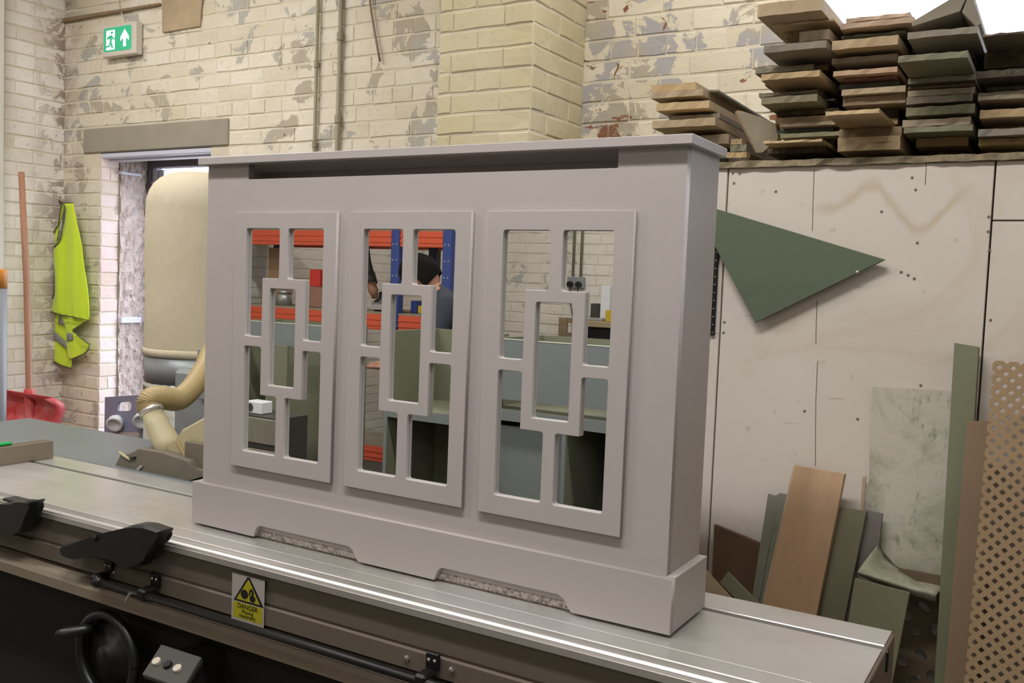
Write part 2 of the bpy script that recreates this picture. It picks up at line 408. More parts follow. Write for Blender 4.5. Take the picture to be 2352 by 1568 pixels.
M['galv'] = pmat('galvanised_steel', (150, 154, 156), 0.45, 0.5, 0.16, 9)
t = NT('dusty_clear_bag'); t.col(t.mix(t.noise(5, 4), lin((166, 166, 152)), lin((150, 150, 138)))); t.set(0.35, 0, 0.5); t.bump(t.noise(9, 4), 0.5, 0.03); M['clearbag'] = t.m
M['hose'] = pmat('beige_hose', (166, 146, 100), 0.5, 0, 0.08, 6)
M['guard_cream'] = pmat('dusty_cream_plastic', (178, 168, 134), 0.5, 0, 0.10, 5)
M['guard_dark'] = pmat('dusty_grey_guard', (104, 98, 84), 0.6, 0, 0.25, 14)
M['door_frame'] = pmat('frame_lilac_white', (198, 198, 214), 0.45)
M['door_dark'] = pmat('frame_grey', (104, 96, 100), 0.6)
M['hinge'] = pmat('hinge_white', (204, 200, 212), 0.4, 0.3)
M['hinge_red'] = pmat('hinge_red_oxide', (196, 80, 84), 0.6)
M['lever_board'] = pmat('grey_carry_board', (118, 120, 140), 0.5, 0, 0.1, 6)
M['white_plastic'] = pmat('white_plastic', (222, 222, 222), 0.4)
M['grey_pipe'] = pmat('grey_pipe', (134, 138, 144), 0.45)
M['orange'] = pmat('orange_band', (206, 132, 46), 0.5)
M['green_pen'] = pmat('green_plastic', (30, 176, 84), 0.4)

# ================================================================ the setting
YW, XLW, YREAR, XRW, ZC = 3.50, -5.25, -3.60, 4.20, 3.70
DX0, DX1, DZ = -4.90, -3.98, 2.155           # doorway
WX0, WX1, WZ0, WZ1 = -0.95, 2.60, 2.05, 3.45  # window high in the back wall
struct('floor', box(NB(), XLW-0.4, XRW+0.3, YREAR-0.3, YW+0.35, -0.1, 0), M['floor'])
struct('ceiling', box(NB(), XLW-0.4, XRW+0.3, YREAR-0.3, YW+0.35, ZC, ZC+0.1), M['ceiling'])
bm = NB()
for a in ((XLW-0.4, DX0, 0, ZC), (DX0, DX1, DZ, ZC), (DX1, WX0, 0, ZC), (WX0, WX1, 0, WZ0), (WX0, WX1, WZ1, ZC), (WX1, XRW+0.3, 0, ZC)):
    box(bm, a[0], a[1], YW, YW+0.35, a[2], a[3])
PX0, PX1, PY = -2.21, -1.785, 3.08            # brick pier in front of the wall
box(bm, PX0, PX1, PY, YW, 0, ZC)
wall_back = struct('wall_back', bm, M['mortar'])
wall_left = struct('wall_left', box(NB(), XLW-0.3, XLW, YREAR-0.3, YW, 0, ZC), M['mortar'])
wall_rear = struct('wall_rear', box(NB(), XLW, XRW+0.3, YREAR-0.3, YREAR, 0, ZC), M['mortar'])
struct('wall_right', box(NB(), XRW, XRW+0.3, YREAR, YW, 0, ZC), M['plaster'])
# smooth pier on the left wall, at the very edge of the picture
struct('trim_1', box(NB(), XLW, XLW+0.10, 1.2, 3.08, 0, ZC, 0.012), M['plaster'])
# ground and daylight outside
struct('ground_outside', box(NB(), -14, 8, YW+0.35, 16, -0.12, -0.02), M['concrete'])

# ---- bricks, each its own piece; those out of sight are joined
def brick_mesh(k):
    rnd = random.Random(100+k)
    base = [(-.5, -.5), (0, -.5), (.5, -.5), (.5, 0), (.5, .5), (0, .5), (-.5, .5), (-.5, 0)]
    ou = [(x+rnd.uniform(-.008, .008), y+rnd.uniform(-.025, .025)) for x, y in base]
    inn = [(x*(0.965+rnd.uniform(-.012, .012)), y*(0.88+rnd.uniform(-.05, .03))) for x, y in ou]
    vs = [(x, y, -.5) for x, y in ou]+[(x, y, .30) for x, y in ou]+[(x, y, .5+rnd.uniform(-.08, .05)) for x, y in inn]
    fs = []
    for i in range(8):
        j = (i+1) % 8
        fs.append((i, j, 8+j, 8+i)); fs.append((8+i, 8+j, 16+j, 16+i))
    fs.append(tuple(range(16, 24)))
    me = bpy.data.meshes.new('brick'); me.from_pydata(vs, [], fs); me.update(); return me
BR = {}
def brick_variants(mat):
    if mat.name not in BR:
        L = []
        for k in range(6):
            me = brick_mesh(k); me.materials.append(mat); L.append(me)
        BR[mat.name] = L
    return BR[mat.name]
COVER_SIL = [(446, 370), (1592, 305), (1675, 350), (1625, 1400), (1545, 1456), (444, 1196)]
def in_poly(p, poly):
    x, y = p; c = False; n = len(poly)
    for i in range(n):
        x1, y1 = poly[i]; x2, y2 = poly[i-1]
        if (y1 > y) != (y2 > y) and x < (x2-x1)*(y-y1)/(y2-y1)+x1: c = not c
    return c
def seen(p):
    x, y = to_px(p)
    if x < 0 or x > 2352 or y < -2 or y > 1100: return False
    if in_poly((x, y), COVER_SIL): return False
    if x > 1500 and y > 345: return False
    if x > 1800 and y > 20: return False
    if x < 420 and y > 1010: return False
    return True
def brick_wall(parent, o, u, n, u0, u1, z0, z1, mat, course=0.0768, L=0.236, skip=None, show=True, joint=0.0065, proud=0.0045, phase=0, rearview=False):
    """o: point of the wall plane, u: direction along it, n: outward normal"""
    o = Vector(o); u = Vector(u); n = Vector(n); z = Vector((0, 0, 1)); ms = brick_variants(mat)
    rnd = random.Random(int(abs(o.x*31+o.y*17+u0*7)*10)+phase)
    far = NB(); nrow = int((z1-z0)/course)+1
    for r in range(nrow):
        zz = z0+r*course; hh = min(course, z1-zz)
        if hh < 0.02: continue
        header = ((r+phase) % 4 == 2); l = L/2 if header else L
        s = u0-((r*0.5+0.13*phase) % 1.0)*L
        while s < u1:
            ll = l*rnd.uniform(0.96, 1.04); a = max(s, u0); b = min(s+ll, u1); s += ll
            if u1-b < 0.05: b = u1; s = u1
            if s-u0 < 0.05 and s < u1: s = u0; continue
            if b-a < 0.03: continue
            if skip:
                for (p_, q_) in skip(zz, zz+hh):
                    if a < q_ and b > p_:
                        if p_-a >= b-q_: b = min(b, p_)
                        else: a = max(a, q_)
                if b-a < 0.025: continue
            c = o+u*((a+b)/2)+z*(zz+hh/2)
            k = rnd.randrange(6); d = 0.022; pr = proud*rnd.uniform(0.3, 1.3)
            R = Matrix((u, z, n)).transposed().to_4x4()
            Mx = Matrix.Translation(c+n*(pr-d/2)) @ R @ Matrix.Rotation(rnd.uniform(-.006, .006), 4, 'Z') @ Matrix.Diagonal((b-a-joint*0.45, hh-joint*rnd.uniform(.7, 1.2), d, 1))
            if show and seen(c):
                bo = bpy.data.objects.new('brick', ms[k]); COL.objects.link(bo); bo.parent = parent; bo.matrix_local = Mx
            else:
                m2 = ms[k].copy(); m2.transform(Mx); far.from_mesh(m2); bpy.data.meshes.remove(m2)
    if len(far.verts):
        me = bpy.data.meshes.new('brick_field'); far.to_mesh(me); me.materials.append(mat)
        fo = bpy.data.objects.new('brick_field', me); COL.objects.link(fo); fo.parent = parent; fo['kind'] = 'stuff'
    far.free()
def skip_back(z0, z1):
    r = []
    if z1 > DZ-0.005 and z0 < 2.295: r.append((-5.057, -3.843))        # lintel
    if z0 < DZ-0.005: r.append((DX0, DX1))
    return r
brick_wall(wall_back, (0, YW, 0), (1, 0, 0), (0, -1, 0), XLW, PX0, 0.0, ZC, M['brick_main'], skip=skip_back)
brick_wall(wall_back, (0, YW, 0), (1, 0, 0), (0, -1, 0), PX1, WX0, 0.0, ZC, M['brick_right'], course=0.083, L=0.245, phase=1)
brick_wall(wall_back, (0, PY, 0), (1, 0, 0), (0, -1, 0), PX0, PX1, 0.0, ZC, M['brick_pier'], course=0.0795, L=0.232, phase=2, proud=0.005, joint=0.006)
brick_wall(wall_back, (PX1, 0, 0), (0, 1, 0), (1, 0, 0), PY, YW, 0.0, ZC, M['brick_pier'], course=0.0795, L=0.20, phase=3, proud=0.005, joint=0.006)
brick_wall(wall_left, (XLW, 0, 0), (0, 1, 0), (1, 0, 0), 3.08, YW, 0.0, ZC, M['brick_left'], course=0.0768, phase=4, proud=0.0035, joint=0.0045)
brick_wall(wall_left, (XLW, 0, 0), (0, 1, 0), (1, 0, 0), YREAR, 1.2, 0.0, ZC, M['brick_left'], course=0.0768, phase=5, proud=0.004, show=False)
# door reveal bricks and rough render
brick_wall(wall_back, (DX0, 0, 0), (0, 1, 0), (1, 0, 0), YW, YW+0.12, 0.0, DZ, M['brick_reveal'], course=0.0768, phase=6, proud=0.004, joint=0.005)
bm = NB(); bmesh.ops.create_grid(bm, x_segments=14, y_segments=60, size=0.5)
_rr = random.Random(5)
for v in bm.verts:
    yy = YW+0.12+(v.co.x+0.5)*0.19; zz = (v.co.y+0.5)*DZ
    v.co = Vector((DX0+0.012+_rr.uniform(-.008, .014), yy, zz))
rv = obj('rough_reveal', bm, M['rough'], wall_back)
bm = NB(); box(bm, -5.055, -3.845, YW-0.012, YW+0.30, DZ, 2.297, 0.006); obj('lintel', bm, M['concrete'], wall_back)
# rendered patch and the ledge line near the top left of the wall
bm = NB(); prism(bm, [atY(*p, YW-0.004) for p in ((374, -30), (376, 76), (462, 62), (470, -30))], (0, -1, 0), 0.012, 0.003); obj('render_patch', bm, M['mdf_tan'], wall_back)
bm = NB(); prism(bm, [atY(*p, YW-0.004) for p in ((146, 44), (372, 8), (372, 14), (146, 54))], (0, -1, 0), 0.02, 0.004); obj('mortar_ridge', bm, M['mdf_brown'], wall_back)
# the wall behind the camera, seen in the mirrors
brick_wall(wall_rear, (0, YREAR, 0), (-1, 0, 0), (0, 1, 0), -XRW, 5.25, 0.0, ZC, M['brick_left'], course=0.083, L=0.25, phase=7, show=False)

# ---- door_1: frame, open leaf with hinges
bm = NB()
box(bm, DX0+0.0, DX0+0.042, YW+0.305, YW+0.37, 0, DZ-0.05, 0.003)
box(bm, DX1-0.05, DX1, YW+0.31, YW+0.37, 0, DZ-0.05, 0.003)
box(bm, DX0, DX1, YW+0.30, YW+0.37, DZ-0.05, DZ-0.001, 0.003)
door = obj('door_1', bm, M['door_dark']); door['kind'] = 'structure'
bm = NB(); box(bm, DX0+0.0, DX1, YW+0.0, YW+0.05, DZ-0.03, DZ-0.002, 0.003); box(bm, DX0, DX1, YW+0.06, YW+0.12, DZ-0.04, DZ-0.012, 0.003); obj('head_trim', bm, M['door_frame'], door)
bm = NB(); box(bm, DX0+0.088, DX0+0.132, YW+0.33, YW+1.2, 0.02, DZ-0.06, 0.004); lf = obj('door_leaf', bm, M['door_frame'], door)
bm = NB(); box(bm, DX0+0.044, DX0+0.084, YW+0.32, YW+0.36, 0, DZ-0.05, 0.002); obj('frame_stop', bm, M['door_frame'], door)
for (yy0, yy1) in ((415, 500), (718, 756)):
    a = atY(352, yy0, YW+0.318); b = atY(352, yy1, YW+0.318)
    bm = NB(); box(bm, a.x-0.012, a.x+0.02, YW+0.312, YW+0.319, b.z, a.z, 0.002); h = obj('hinge', bm, M['hinge'], door)
    bm = NB(); cyl(bm, (a.x+0.024, YW+0.311, b.z), (a.x+0.024, YW+0.311, (a.z+b.z)/2), 0.008, 10); obj('hinge_pin', bm, M['hinge_red'], h)
a = atY(348, 800, YW+0.30); bm = NB(); cyl(bm, a-Vector((0.03, 0, 0)), a+Vector((0.04, 0, 0)), 0.011, 10); obj('door_handle', bm, M['black_plastic'], door)
for py in (398, 733):
    a = atX(275, py-5, DX0+0.02); b = atX(322, py+8, DX0+0.02)
    bm = NB(); box(bm, DX0+0.0, DX0+0.035, a.y, b.y, min(a.z, b.z), max(a.z, b.z), 0.003); obj('frame_fixing_strap', bm, M['door_frame'], door)

# ---- window_1: high window in the back wall
bm = NB()
for a in ((WX0, WX0+0.05, WZ0, WZ1), (WX1-0.05, WX1, WZ0, WZ1), (WX0+0.05, WX1-0.05, WZ0, WZ0+0.05), (WX0+0.05, WX1-0.05, WZ1-0.05, WZ1), (1.0, 1.04, WZ0+0.05, WZ1-0.05)):
    box(bm, a[0], a[1], YW+0.20, YW+0.26, a[2], a[3], 0.004)
win = obj('window_1', bm, M['white_metal']); win['kind'] = 'structure'
t = NT('window_glass'); t.b.inputs['Transmission Weight'].default_value = 1.0; t.b.inputs['Roughness'].default_value = 0.0; t.b.inputs['IOR'].default_value = 1.02; t.col((0.97, 0.98, 1)); t.noise(2); M['glass'] = t.m
for a, b in ((WX0+0.05, 1.0), (1.04, WX1-0.05)):
    bm = NB(); box(bm, a, b, YW+0.228, YW+0.232, WZ0+0.05, WZ1-0.05); obj('pane', bm, M['glass'], win)

# ---- white boarded partition with a ledge on top
YP = 2.40
PT = 1.828
bm = NB()
box(bm, -1.05, 2.6, YP+0.02, YP+0.07, 0, PT-0.03)
part = struct('wall_partition', bm, M['mdf_dark'])
sx = [-1.05, -0.789, -0.168, 0.44, 1.05, 1.66, 2.27, 2.6]
for a, b in zip(sx, sx[1:]):
    if abs(a+0.168) < 0.01:
        bm = NB(); box(bm, a+0.002, b-0.002, YP, YP+0.02, 0.02, 1.680, 0.0015); obj('board_panel', bm, M['boarding'], part)
        bm = NB(); box(bm, a+0.002, b-0.002, YP, YP+0.02, 1.683, PT-0.012, 0.0015); obj('board_panel', bm, M['boarding'], part)
    else:
        bm = NB(); box(bm, a+0.002, b-0.002, YP, YP+0.02, 0.02, PT-0.012, 0.0015); obj('board_panel', bm, M['boarding'], part)
bm = NB(); box(bm, -1.06, 2.6, YP-0.012, YW-0.03, PT-0.012, PT+0.004)
bmesh.ops.subdivide_edges(bm, edges=[e for e in bm.edges if abs(e.verts[0].co.x-e.verts[1].co.x) > 1], cuts=140, use_grid_fill=True)
_rr = random.Random(3)
for v in bm.verts:
    if v.co.y < YP: v.co.y += _rr.uniform(-.004, .004); v.co.z += _rr.uniform(-.0012, .0015)
obj('ledge', bm, M['ledge'], part)
# nail holes in the boarding, and the long cracks
nail = [(1683, 398), (1699, 399), (1731, 384), (1796, 382), (1968, 374), (2117, 369), (2236, 369), (1686, 421), (1782, 440), (2095, 408), (2103, 436), (2271, 498), (2270, 532), (2273, 575), (2025, 486), (2107, 558), (2275, 735), (1664, 740), (1662, 764), (2100, 640), (1848, 944), (1970, 962), (2115, 885), (2070, 625), (2086, 632)]
for i, (x, y) in enumerate(nail):
    p = atY(x, y, YP); bm = NB(); lathe(bm, p+Vector((0, 0.004, 0)), [(0.0035, 0), (0.0035, 0.0048), (0.0, 0.0048)], 8, (0, -1, 0)); obj('nail_hole', bm, M['guard_dark'], part)
for pts in ([(1870, 390), (1868, 450), (1866, 530)], [(1877, 690), (1875, 740), (1874, 790)], [(1878, 830), (1874, 920), (1873, 1000), (1873, 1070)], [(2128, 360), (2127, 395), (2125, 425)]):
    bm = NB(); tube(bm, [atY(x, y, YP+0.0005) for x, y in pts], 0.0012, 5); obj('crack', bm, M['guard_dark'], part)

# ---- fluorescent battens on the ceiling
for (x, y), w_ in zip(LAMPS, ('over the doorway corner', 'added beside the high window to brighten the wall', 'over the fixed saw table', 'over the radiator cover', 'farthest to the right', 'over the shelving rack', 'over the workbench')):
    r = thing('fluorescent_batten', (x, y, ZC), 'white fluorescent batten lamp under the ceiling '+w_, 'lamp', 'ceiling battens')
    bm = NB(); box(bm, x-0.78, x+0.78, y-0.035, y+0.035, LAMP_Z, LAMP_Z+0.06, 0.006); obj('housing', bm, M['white_metal'], r)
    bm = NB(); cyl(bm, (x-0.75, y, LAMP_Z-0.025), (x+0.75, y, LAMP_Z-0.025), 0.016, 12); obj('tube', bm, M['tube'], r)
    for s in (-0.6, 0.6):
        bm = NB(); cyl(bm, (x+s, y, LAMP_Z+0.05), (x+s, y, ZC), 0.006, 6); obj('hanger', bm, M['black_metal'], r)

# ================================================================ radiator cover
D, XL, XR, ZB, ZT, DEP = 1.605, -1.833, -0.603, 0.872, 1.772, 0.172
YB = D+DEP
rc = thing('radiator_cover', ((XL+XR)/2, D, ZB-0.006), 'grey painted radiator cover with three mirrored fretwork panels standing on the saw table', 'radiator cover')
T = 0.018
PC = [-1.567, -1.2105, -0.8545]               # panel centres
PZ0, PZ1 = 1.0315, 1.640
# front board with the vent slot at the top and a rebate behind each panel
outl = [(XL, ZB+0.0125), (XR, ZB+0.0125), (XR, ZT-T), (-0.738, ZT-T), (-0.738, 1.7185), (-1.6955, 1.7185), (-1.6955, ZT-T), (XL, ZT-T)]
holes = [rectp(c-0.135, c+0.135, PZ0+0.03, PZ1-0.03) for c in PC]
plate_up('front_board', [outl]+holes, D+T, T, M['taupe'], rc)
bm = NB(); box(bm, XL, XL+T, D+T, YB, ZB, ZT-T); obj('side_panel', bm, M['taupe'], rc)
bm = NB(); box(bm, XR-T, XR, D+T, YB, ZB, ZT-T); obj('side_panel', bm, M['taupe'], rc)
bm = NB(); box(bm, XL-0.015, XR+0.015, D-0.020, YB, ZT-T, ZT, 0.0012); obj('top_board', bm, M['taupe'], rc)
bm = NB(); box(bm, XL+T, XR-T, YB-0.014, YB-0.005, 1.655, ZT-T-0.0005); obj('back_rail', bm, M['taupe'], rc)
# plinth: front with two shaped cut-outs, two returns
PH, PP = 0.1028, 0.0175
def cutout(a, b):
    z0, z1 = ZB-0.001, 0.9005
    return [(a, z0), (a+0.004, z0+0.010), (a+0.010, z1-0.006), (a+0.020, z1), (b-0.030, z1), (b-0.018, z1-0.006), (b-0.008, z0+0.008), (b, z0)]
pl = [(XL-PP, ZB)]
for a, b in ((-1.636, -1.314), (-1.109, -0.786)): pl += cutout(a, b)
pl += [(XR+PP, ZB), (XR+PP, ZB+PH), (XL-PP, ZB+PH)]
plate_up('plinth_front', [pl], D, PP, M['taupe'], rc, 0.0008)
bm = NB(); box(bm, XR, XR+PP, D, YB, ZB, ZB+PH, 0.0008); obj('plinth_return', bm, M['taupe'], rc)
bm = NB(); box(bm, XL-PP, XL, D, YB, ZB, ZB+PH, 0.0008); obj('plinth_return', bm, M['taupe'], rc)
bm = NB(); box(bm, XL+0.012, XR-0.012, D+0.0005, D+0.016, ZB-0.006, ZB+0.012, 0.003); obj('raw_foot_board', bm, M['speckle'], rc)
# fretwork panels with mirrors
hw, ro, ri, ar, ow = 0.1595, 0.0655, 0.0405, 0.0135, 0.1205
zt, zb2, rt, rb, it, ib, at_, ab = 1.602, 1.071, 1.4865, 1.2105, 1.463, 1.2355, 1.348, 1.324
for c in PC:
    R5 = 0.006
    L1 = [(c-ow, zt), (c-ar, zt), (c-ar, rt), (c-ro, rt), (c-ro, at_), (c-ow, at_)]
    L2 = [(c+ow, zt), (c+ar, zt), (c+ar, rt), (c+ro, rt), (c+ro, at_), (c+ow, at_)]
    L3 = [(c-ow, ab), (c-ro, ab), (c-ro, rb), (c-ar, rb), (c-ar, zb2), (c-ow, zb2)]
    L4 = [(c+ow, ab), (c+ro, ab), (c+ro, rb), (c+ar, rb), (c+ar, zb2), (c+ow, zb2)]
    rr = [R5, R5, R5, 0.002, R5, R5]
    hs = [round_poly(p, rr) for p in (L1, L2)]+[round_poly(p, [R5, R5, 0.002, R5, R5, R5]) for p in (L3, L4)]+[round_poly(rectp(c-ri, c+ri, ib, it), 0.005)]
    p = plate_up('fretwork_panel', [rectp(c-hw, c+hw, PZ0, PZ1)]+hs, D-0.0002, 0.010, M['taupe'], rc, 0.0013, bres=2)
    bm = NB(); box(bm, c-0.134, c+0.134, YM, YM+0.004, PZ0+0.031, PZ1-0.031); obj('mirror', bm, M['mirror'], p)
# nudge: mirrors sit just behind the fretwork

# ================================================================ panel saw
ZTAB = 0.866
saw = thing('panel_saw', (-2.0, 1.85, 0), 'sliding table panel saw with long aluminium table and black cabinet', 'saw')
def extr_x(bm, prof, x0, x1):
    a = [bm.verts.new((x0, y, z)) for y, z in prof]; b = [bm.verts.new((x1, y, z)) for y, z in prof]; k = len(prof)
    bm.faces.new(a); bm.faces.new(list(reversed(b)))
    for i in range(k): bm.faces.new((a[i], a[(i+1) % k], b[(i+1) % k], b[i]))
    return bm
TX0, TX1 = -4.3, -0.252
prof = [(1.495, 0.8645), (1.4970, ZTAB), (1.5435, ZTAB), (1.5445, ZTAB-0.001), (1.5445, 0.8635), (1.5475, 0.8635), (1.5475, ZTAB-0.001), (1.5490, ZTAB), (1.7735, ZTAB), (1.7745, ZTAB-0.001), (1.7745, 0.853), (1.768, 0.853), (1.768, 0.846), (1.8015, 0.846), (1.8015, 0.853), (1.795, 0.853), (1.795, ZTAB-0.0015), (1.7965, ZTAB), (1.883, ZTAB), (1.885, 0.864), (1.885, 0.76), (1.495, 0.76)]
obj('sliding_table', extr_x(NB(), prof, TX0, TX1), M['alu'], saw)
prof = [(1.4945, 0.852), (1.489, 0.856), (1.4855, 0.8525), (1.4815, 0.8565), (1.478, 0.8535), (1.4735, 0.857), (1.4685, 0.857), (1.4665, 0.852), (1.464, 0.852), (1.462, 0.853), (1.461, 0.840), (1.4945, 0.838)]
obj('edge_rail', extr_x(NB(), prof, TX0, TX1+0.002), M['alu_bright'], saw)
prof = [(1.4940, 0.8385), (1.474, 0.8385), (1.474, 0.7755), (1.4775, 0.7725), (1.4775, 0.7695), (1.469, 0.7665), (1.469, 0.728), (1.4940, 0.728)]
obj('side_extrusion', extr_x(NB(), prof, TX0, TX1), M['alu_side'], saw)
bm = NB(); box(bm, TX0, TX1-0.02, 1.500, 1.85, 0.728, 0.7595); obj('table_underframe', bm, M['black_metal'], saw)
prof = [(1.4385, 0.675), (1.4375, 0.700), (1.443, 0.711), (1.455, 0.716), (1.86, 0.716), (1.86, 0.675)]
obj('support_beam', extr_x(NB(), prof, TX0, TX1-0.03), M['beige_steel'], saw)
bm = NB(); box(bm, -3.3, -0.62, 1.53, 1.90, 0.05, 0.674, 0.008); box(bm, -3.3, -1.35, 1.895, 2.25, 0.05, 0.674, 0.008); body = obj('cabinet', bm, M['black_body'], saw)
for x in (-3.2, -0.75):
    bm = NB(); box(bm, x-0.05, x+0.05, 1.60, 1.88, 0.0, 0.05); obj('foot', bm, M['black_body'], saw)
bm = NB(); box(bm, -3.645, -1.30, 1.893, 2.285, ZTAB-0.035, ZTAB, 0.003); obj('fixed_table', bm, M['cast'], saw)
bm = NB(); box(bm, -3.1, -1.38, 1.90, 2.24, 0.674, ZTAB-0.035); obj('table_trunnion', bm, M['black_body'], saw)
bm = NB(); box(bm, TX1-0.002, TX1+0.006, 1.53, 1.88, 0.755, 0.862, 0.002); obj('end_plate', bm, M['alu_side'], saw)
# black bracket on the table end
bm = NB(); box(bm, TX1+0.004, TX1+0.05, 1.57, 1.70, 0.765, 0.835, 0.006); e = obj('end_bracket', bm, M['black_plastic'], saw)
bm = NB(); box(bm, TX1+0.0055, TX1+0.085, 1.705, 1.735, 0.76, 0.81, 0.008); obj('end_stop', bm, M['panel_grey'], saw)
bm = NB(); box(bm, TX1+0.003, TX1+0.010, 1.786, 1.80, 0.82, 0.86, 0.002); obj('slot_cap', bm, M['black_plastic'], saw)
for k in range(2):
    bm = NB(); lathe(bm, (TX1+0.05, 1.60+0.03*k, 0.81), [(0.006, 0), (0.006, 0.003), (0, 0.004)], 10, (1, 0, 0)); obj('screw', bm, M['screw'], e)
# handles clamped on the rail
H1 = [(133, 1263), (135, 1257), (141, 1252), (209, 1232), (240, 1223), (279, 1214), (304, 1205), (330, 1207), (370, 1221), (357, 1232), (349, 1246), (346, 1262), (327, 1281), (315, 1303), (287, 1309), (274, 1299), (258, 1289), (241, 1283), (216, 1280), (193, 1280), (170, 1285), (150, 1284), (139, 1279)]
H2 = [(-70, 1185), (-40, 1178), (0, 1158), (22, 1153), (38, 1158), (52, 1154), (74, 1150), (62, 1166), (55, 1182), (50, 1205), (46, 1226), (30, 1222), (0, 1226), (-40, 1228), (-70, 1215)]
for H in (H1, H2):
    bm = NB(); prism(bm, [atY(x, y, 1.415) for x, y in H], (0, 1, 0), 0.044, 0.006); h = obj('clamp_handle', bm, M['black_plastic'], saw)
    if H is H1:
        p = atY(218, 1236, 1.413); bm = NB(); lathe(bm, p, [(0.008, 0), (0.008, 0.003), (0.004, 0.005), (0, 0.005)], 12, (0, -1, 0)); obj('pivot_boss', bm, M['black_plastic'], h)
    bm = NB(); c = atY(*( (330, 1225) if H is H1 else (40, 1165)), 1.47); box(bm, c.x-0.045, c.x+0.03, 1.455, 1.4935, 0.858, 0.8655, 0.002); obj('rail_shoe', bm, M['black_plastic'], h)
# guide rod with brackets
RZ, RY = 0.7315, 1.430
rod = obj('guide_rod', cyl(NB(), (-1.99, RY, RZ), (-0.30, RY, RZ), 0.0092, 14), M['black_metal'], saw, True)
for px, py in ((243, 1322), (350, 1352), (988, 1524), (1700, 1700)):
    x = atY(px, py, 1.455).x if px < 1600 else -0.42
    bm = NB(); box(bm, x-0.015, x+0.015, 1.4600, 1.4685, 0.744, 0.777, 0.0015); box(bm, x-0.014, x+0.014, 1.4195, 1.4605, 0.719, 0.748, 0.005); b = obj('rod_bracket', bm, M['black_metal'], saw)
    for s in (-0.007, 0.007):
        bm = NB(); lathe(bm, (x+s, 1.460, 0.763), [(0.0038, 0), (0.0038, 0.0015), (0.002, 0.0028), (0, 0.0028)], 10, (0, -1, 0)); obj('screw', bm, M['screw'], b)
bm = NB(); bmesh.ops.create_uvsphere(bm, u_segments=14, v_segments=10, radius=0.015, matrix=Matrix.Translation((-1.995, RY, RZ))); obj('rod_end_ball', bm, M['black_plastic'], saw, True)
p = atY(295, 1372, 1.42); bm = NB(); cyl(bm, p+Vector((0.006, 0, 0.012)), p-Vector((0.008, 0, 0.010)), 0.0035, 8); obj('stop_pin', bm, M['screw'], saw)
for px, py in ((936, 1510), (1038, 1537), (262, 1314)):
    p = atY(px, py, 1.469); bm = NB(); lathe(bm, p, [(0.006, 0), (0.006, 0.004), (0.0045, 0.005), (0.003, 0.009), (0, 0.009)], 6, (0, -1, 0)); obj('bolt', bm, M['screw'], saw)
# handwheel
wc = Vector((-2.0, 1.46, 0.533)); wr = 0.105
bm = NB(); ring = [wc+Vector((math.cos(a)*wr, 0, math.sin(a)*wr)) for a in [2*math.pi*k/36 for k in range(37)]]; tube(bm, ring, 0.013, 10, cap=False); hwheel = obj('handwheel', bm, M['black_plastic'], saw, True)
bm = NB(); lathe(bm, wc+Vector((0, 0.02, 0)), [(0.095, 0), (0.092, 0.012), (0.03, 0.018), (0.028, 0.03), (0, 0.032)], 28, (0, -1, 0)); obj('wheel_disc', bm, M['black_metal'], hwheel, True)
bm = NB(); cyl(bm, wc+Vector((0, 0.10, 0)), wc, 0.012, 12); obj('wheel_shaft', bm, M['black_metal'], hwheel)
bm = NB(); lathe(bm, wc+Vector((-0.055, 0.0, 0.06)), [(0.010, 0), (0.014, 0.02), (0.015, 0.07), (0.010, 0.085), (0, 0.087)], 14, (-0.55, -0.75, -0.1)); obj('crank_grip', bm, M['black_plastic'], hwheel, True)
# sloping control plate
q0 = atY(370, 1478, 1.452); q1 = atY(463, 1508, 1.452); q2 = atY(425, 1568, 1.378); q3 = atY(325, 1548, 1.378)
q2 = q1+(q3-q0); n = (q1-q0).cross(q3-q0).normalized()
if n.y < 0: n = -n
bm = NB(); prism(bm, [q0, q1, q2, q3], n, 0.014, 0.002); cp = obj('control_panel', bm, M['panel_grey'], saw)
bm = NB(); box(bm, q3.x+0.02, q1.x-0.01, 1.465, 1.529, 0.50, 0.61); obj('control_box', bm, M['black_body'], saw)
for (px, py, m, nm) in ((361, 1521, 'button', 'start_button'), (409, 1537, 'button', 'stop_button'), (386, 1528, 'black_plastic', 'dark_button')):
    p = at_plane(px, py, q0, n); bm = NB(); lathe(bm, p, [(0.0105, 0), (0.0105, 0.006), (0.0095, 0.0075), (0, 0.0075)], 20, -n); obj(nm, bm, M[m], cp)
# warning sticker
LB0 = atY(534, 1313, 1.4665); LB1 = atY(606, 1442, 1.4665); lw = LB1.x-LB0.x; lh = LB0.z-LB1.z
def lab(x, z): return (LB0.x+x*lw, LB1.z+z*lh)
YL = 1.4665
st = plate_up('warning_sticker', [[lab(0, 0), lab(1, 0), lab(1, 1), lab(0, 1)]], YL, 0.0006, M['label_white'], saw)
def lp(name, poly, k, m): plate_up(name, [[lab(*p) for p in poly]], YL-0.0006-0.0003*k, 0.0003, M[m], st)
lp('text_field', [(0.06, 0.06), (0.95, 0.06), (0.95, 0.40), (0.06, 0.40)], 0, 'label_yellow')
lp('triangle_border', [(0.06, 0.42), (0.99, 0.42), (0.55, 0.98), (0.48, 0.98)], 0, 'label_black')
lp('triangle_field', [(0.15, 0.46), (0.88, 0.46), (0.53, 0.92), (0.50, 0.92)], 1, 'label_yellow')
def disc(cx, cz, rx, rz): return [(cx+rx*math.cos(2*math.pi*k/18), cz+rz*math.sin(2*math.pi*k/18)) for k in range(18)]
lp('roller_mark', disc(0.40, 0.60, 0.115, 0.10), 2, 'label_black')
lp('roller_mark', disc(0.65, 0.545, 0.09, 0.075), 2, 'label_black')
